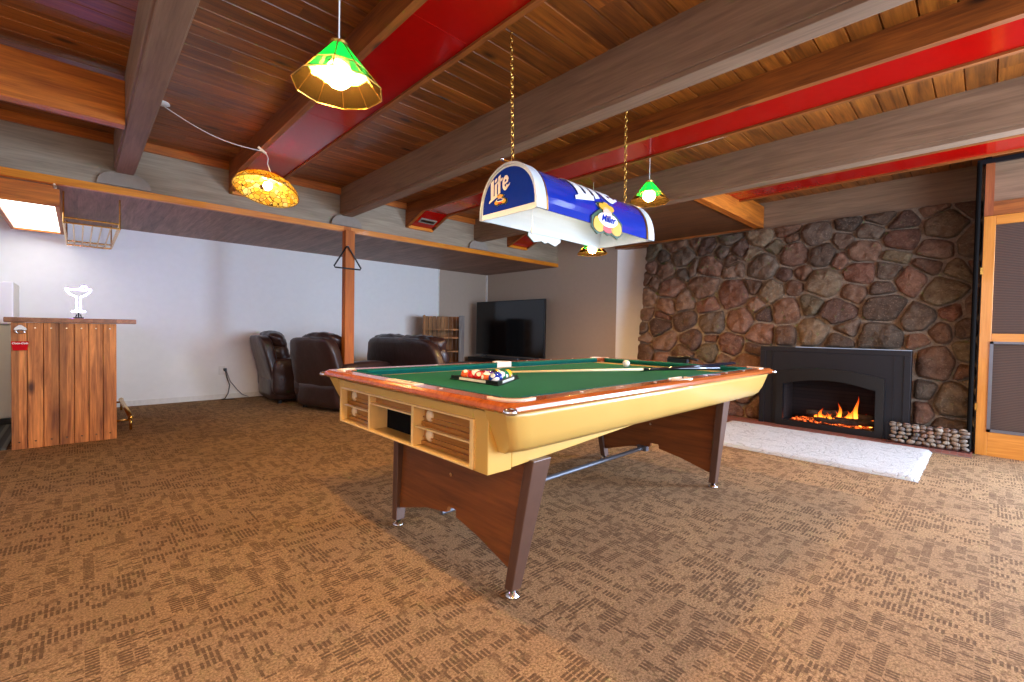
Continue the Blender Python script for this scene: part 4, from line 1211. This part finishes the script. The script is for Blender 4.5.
# fridge and mat behind the bar
FG = thing('refrigerator', 'white refrigerator against the white wall left of the bar', 'refrigerator', (-.85, 7.1, 0))
M['fridge'] = plain('fridge_enamel', S(236, 238, 236), .3, coat=.3, var=.01); M['fridge2'] = plain('fridge_cream', S(228, 224, 204), .35, var=.02)
fx1 = -.478
bm = nbm(); box(bm, -1.2, fx1, 6.90, 7.48, .05, 1.455); link('body', bm, M['fridge2'], FG, bevel=.01)
bm = nbm(); box(bm, -1.2, fx1, 6.84, 6.895, 1.02, 1.455); link('door', bm, M['fridge'], FG, bevel=.012)
bm = nbm(); box(bm, -1.2, fx1, 6.84, 6.895, .07, 1.01); link('door', bm, M['fridge2'], FG, bevel=.012)
bm = nbm(); box(bm, -1.18, fx1-.02, 6.88, 7.4, 0.0, .06); link('kick_plate', bm, M['black'], FG)
def mat_mat():
    t = NT('ribbed_rubber'); w_ = t.n('ShaderNodeTexWave', {'Vector': t.pos(), 'Scale': 4.5}, bands_direction='X').outputs[0]
    return t.done(t.bsdf(color=t.ramp(w_, [(.5, S(26, 28, 26)), (.8, S(96, 98, 88))]), rough=.6, normal=t.bump(w_, .6, .01)))
bm = nbm(); box(bm, -1.4, -.43, 5.50, 6.80, 0, .012)
tag(link('floor_mat', bm, mat_mat(), origin=(-.9, 6.1, 0)), 'black ribbed rubber mat on the carpet left of the bar', 'mat')

# ------------------------------------------------------------------ seating
def leather():
    t = NT('dark_brown_leather'); p = t.pos(); n = t.noise(p, 9, 4, .6); n2 = t.noise(p, 120, 3, .6)
    c = t.mix(n, S(34, 22, 22), S(66, 42, 38))
    return t.done(t.bsdf(color=c, rough=t.math('ADD', .26, t.math('MULTIPLY', n2, .2)), coat=.15, normal=t.bump(t.math('ADD', n, t.math('MULTIPLY', n2, .2)), .35, .02)))
M['leather'] = leather()
def make_seat(name, width, seats, rec=.25, hgt=.97):
    """faces +x, origin on the floor under its middle"""
    t = thing(name, 'x', 'recliner'); W = width; aw = .19
    bm = nbm(); cushion(bm, (.0, 0, .20), (.84, W-.06, .34), 9, 6, .004, 1); link('base', bm, M['leather'], t, local=True, smooth=True)
    for s in (-1, 1):
        bm = nbm(); cushion(bm, (.02, s*(W/2-aw/2), .36), (.86, aw, .52), 6, 8, .010, s+3, fn=lambda q: Vector((q.x, q.y*(1.12 if q.z > .12 else 1), q.z-.10*max(0, q.x-.15))))
        link('armrest', bm, M['leather'], t, local=True, smooth=True)
    sw = (W-2*aw)/seats
    for k in range(seats):
        y = -W/2+aw+sw*(k+.5)
        bm = nbm(); cushion(bm, (.10, y, .44), (.68, sw-.01, .20), 4.5, 8, .012, k+7); link('seat_cushion', bm, M['leather'], t, local=True, smooth=True)
        lean = lambda q: Vector((q.x-(q.z+.10)*rec, q.y*(1-.10*max(0, q.z-.1)/.35), q.z))
        bm = nbm(); cushion(bm, (-.23, y, .62), (.24, sw+.02, .52), 4, 9, .022, k+11, fn=lean, wscale=7); link('back_cushion', bm, M['leather'], t, local=True, smooth=True)
        bm = nbm(); cushion(bm, (-.285, y, hgt-.12), (.25, sw+.04, .26), 3.2, 9, .024, k+21, fn=lean, wscale=8); link('head_cushion', bm, M['leather'], t, local=True, smooth=True)
        bm = nbm(); cushion(bm, (.44, y, .26), (.12, sw-.02, .34), 4, 6, .008, k+31); link('footrest', bm, M['leather'], t, local=True, smooth=True)
    def bl(q): return Vector((q.x-(q.z+.3)*rec, q.y*(1-.14*max(0, q.z)/.4), q.z))
    bm = nbm(); cushion(bm, (-.31, 0, .52), (.16, W-.08, .80), 7, 10, .010, 5, fn=bl, wscale=5); link('back_shell', bm, M['leather'], t, local=True, smooth=True)
    bm = nbm()
    for s in (-1, 1):
        for x in (-.3, .3): lathe(bm, [(0, 0), (.03, 0), (.03, .05), (0, .05)], 10, (x, s*(W/2-.12), 0))
    link('foot', bm, M['black'], t, local=True)
    return t
r1 = make_seat('recliner', .95, 1)
r1.location = (2.54, 5.90, 0); r1.rotation_euler = (0, 0, math.radians(18)); r1['label'] = 'dark brown leather recliner seen from behind, closest to the pine post'; r1['group'] = 'dark brown leather seats'
r2 = copy_tree(r1); r2.location = (2.30, 6.98, 0); r2.rotation_euler = (0, 0, math.radians(-3)); r2['label'] = 'dark brown leather recliner at the far left against the white wall'
r3 = make_seat('loveseat', 2.1, 2, .18, .95); r3['category'] = 'sofa'; r3['group'] = 'dark brown leather seats'
r3.location = (3.70, 5.72, 0); r3['label'] = 'wide dark brown leather sofa seen from behind, right of the pine post'

# outlet, plug and cords
OT = thing('wall_outlet', 'white wall outlet with black plug low on the white wall', 'outlet', (1.475, YB, .41))
bm = nbm(); box(bm, 1.435, 1.515, YB-.008, YB, .35, .47); link('plate', bm, M['white_plastic'], OT, bevel=.003)
bm = nbm(); box(bm, 1.49, 1.525, YB-.05, YB-.008, .40, .44); link('plug', bm, M['black'], OT, bevel=.004)
bm = nbm(); tube(bm, [(1.51, YB-.04, .40), (1.53, YB-.03, .30), (1.56, YB-.05, .2), (1.54, YB-.05, .08), (1.50, YB-.06, .012), (1.45, YB-.10, .008), (1.60, YB-.14, .008)], .006, 6)
tag(link('power_cord', bm, M['black'], smooth=True), 'black cord hanging from the wall outlet to the carpet', 'cord')
bm = nbm(); tube(bm, [(1.515, YB-.045, .41), (1.57, YB-.03, .25), (1.66, YB-.04, .12), (1.72, YB-.05, .05), (1.80, YB-.05, .012)], .005, 6)
tag(link('power_cord', bm, M['steel'], smooth=True), 'grey cord curving from the outlet to the left recliner', 'cord')

# TV and console
TVT = thing('television', 'large black flat television in front of the greige wall', 'television', (5.92, 6.30, .50))
bm = nbm(); box(bm, 5.905, 5.95, 5.36, 7.24, .56, 1.615); link('bezel', bm, M['black'], TVT, bevel=.004)
M['screen'] = plain('tv_glass', S(10, 10, 12), .12, var=0, spec=.6)
bm = nbm(); box(bm, 5.901, 5.906, 5.375, 7.225, .58, 1.60); link('screen', bm, M['screen'], TVT)
for y in (5.55, 7.0):
    bm = nbm(); poly_prism(bm, [(5.80, .50), (5.93, .57), (5.95, .57), (6.04, .50), (6.02, .50), (5.94, .555), (5.82, .50)], lambda u, v, w: (u, y+w, v), .02); link('stand_foot', bm, M['steel'], TVT)
CN = thing('media_console', 'low black media console under the television', 'cabinet', (6.1, 6.3, 0))
bm = nbm(); box(bm, 5.78, 6.36, 5.25, 7.35, .06, .50); link('body', bm, M['black'], CN, bevel=.006)
bm = nbm()
for k in range(3): box(bm, 5.772, 5.782, 5.28+.69*k, 5.94+.69*k, .10, .46)
link('door', bm, M['black_metal'], CN, bevel=.003)
bm = nbm()
for x in (5.82, 6.32):
    for y in (5.3, 7.3): box(bm, x-.02, x+.02, y-.02, y+.02, 0, .06)
link('foot', bm, M['black'], CN)
bm = nbm(); box(bm, 5.66+.13, 5.85, 5.9, 6.7, .50, .54)
tag(link('soundbar', bm, M['steel'], origin=(5.83, 6.45, .5), bevel=.01), 'slim grey soundbar lying on the console below the television', 'soundbar')

# pallet crate shelf
CR = thing('crate_shelf', 'rustic open crate shelf of pallet wood standing in the far corner', 'shelf', (4.87, 7.27, 0))
M['pallet'] = wood('pallet_wood', S(120, 78, 44), S(196, 142, 88), 'Z', .075, 'X', .7, pvar=.6, bump=.3)
M['pallet_grey'] = wood('weathered_wood', S(92, 88, 86), S(146, 142, 138), 'Z', rough=.8, knots=False, bump=.3)
cx0, cx1_, cy0, cy1 = 4.50, 5.24, 7.08, 7.46
bm = nbm()
nn = 9
for k in range(nn):
    a = cx0+.03+(cx1_-cx0-.06)*k/nn; box(bm, a+.003, a+(cx1_-cx0-.06)/nn-.003, cy1-.02, cy1, .03, 1.29)
link('back_slats', bm, M['pallet'], CR)
bm = nbm(); box(bm, cx0, cx0+.03, cy0, cy1, 0, 1.30); link('side_post', bm, M['pallet'], CR, bevel=.003)
bm = nbm(); box(bm, cx1_-.10, cx1_, cy0, cy0+.03, 0, 1.30); box(bm, cx1_-.03, cx1_, cy0+.029, cy1, 0, 1.30); link('side_post', bm, M['pallet_grey'], CR, bevel=.003)
bm = nbm()
for z in (.03, .33, .63, .88, 1.03): box(bm, cx0+.04, cx1_-.09, cy0+.02, cy1-.02, z, z+.025)
link('shelf_board', bm, M['pallet'], CR)
CR.location = (4.90, 6.98, 0); CR.rotation_euler = (0, 0, math.radians(-30))

# black triangle on the post
TR = thing('triangle_rack', 'empty black triangle rack hanging on the pine post', 'ball rack', (2.37, 5.38, 1.75))
bm = nbm(); c3 = [(2.36, 2.045), (2.19, 1.765), (2.545, 1.765)]
pts = []
for k in range(3):
    p, q = Vector(c3[k]), Vector(c3[(k+1) % 3]); 
    for s in (.06, .5, .94): pts.append(p.lerp(q, s))
pts.append(pts[0])
tube(bm, [(p.x, 5.383, p.y) for p in pts], .0095, 8); link('frame', bm, M['black'], TR, smooth=True)
bm = nbm(); tube(bm, [(2.365, 5.405, 2.035), (2.365, 5.36, 2.035)], .005, 6); link('nail', bm, M['steel'], TR)

# rug ------------------------------------------------------------
def rug_mat():
    t = NT('white_shag'); p = t.pos(); n = t.noise(p, 90, 4, .7); w_ = t.noise(p, 3.2, 2, .5, 1.5)
    ln = t.ramp(t.math('ABSOLUTE', t.math('SUBTRACT', t.math('FRACT', t.math('MULTIPLY', w_, 6.0)), .5)), [(.0, (.0, .0, .0, 1)), (.09, (1, 1, 1, 1))])
    c = t.mix(n, S(150, 148, 146), S(206, 203, 198)); c = t.mix(t.math('MULTIPLY', t.math('SUBTRACT', 1.0, ln), .6), c, S(130, 128, 128))
    return t.done(t.bsdf(color=c, rough=.95, sheen=.3, normal=t.bump(t.math('ADD', n, t.math('MULTIPLY', ln, .8)), .8, .012)))
bm = nbm(); nx, ny = 50, 66; g = {}
for i in range(nx+1):
    for j in range(ny+1):
        x = 4.36+(5.63-4.36)*i/nx; y = .31+(2.08-.31)*j/ny
        e_ = min(i, nx-i, j*1.0, ny-j)
        z = .028*min(1, (e_/1.5)**.5)+.004*noise.noise(Vector((x*20, y*20, 0)))+.0035*noise.noise(Vector((x*70, y*70, 3)))
        if e_ == 0: z = .002; x += .008*noise.noise(Vector((x*30, y*30, 9))); y += .008*noise.noise(Vector((x*30, y*30, 19)))
        g[i, j] = bm.verts.new((x, y, z))
for i in range(nx):
    for j in range(ny): bm.faces.new((g[i, j], g[i+1, j], g[i+1, j+1], g[i, j+1]))
tag(link('shag_rug', bm, rug_mat(), origin=(5.0, 1.2, 0), smooth=True), 'white shag rug on the carpet in front of the fireplace', 'rug')
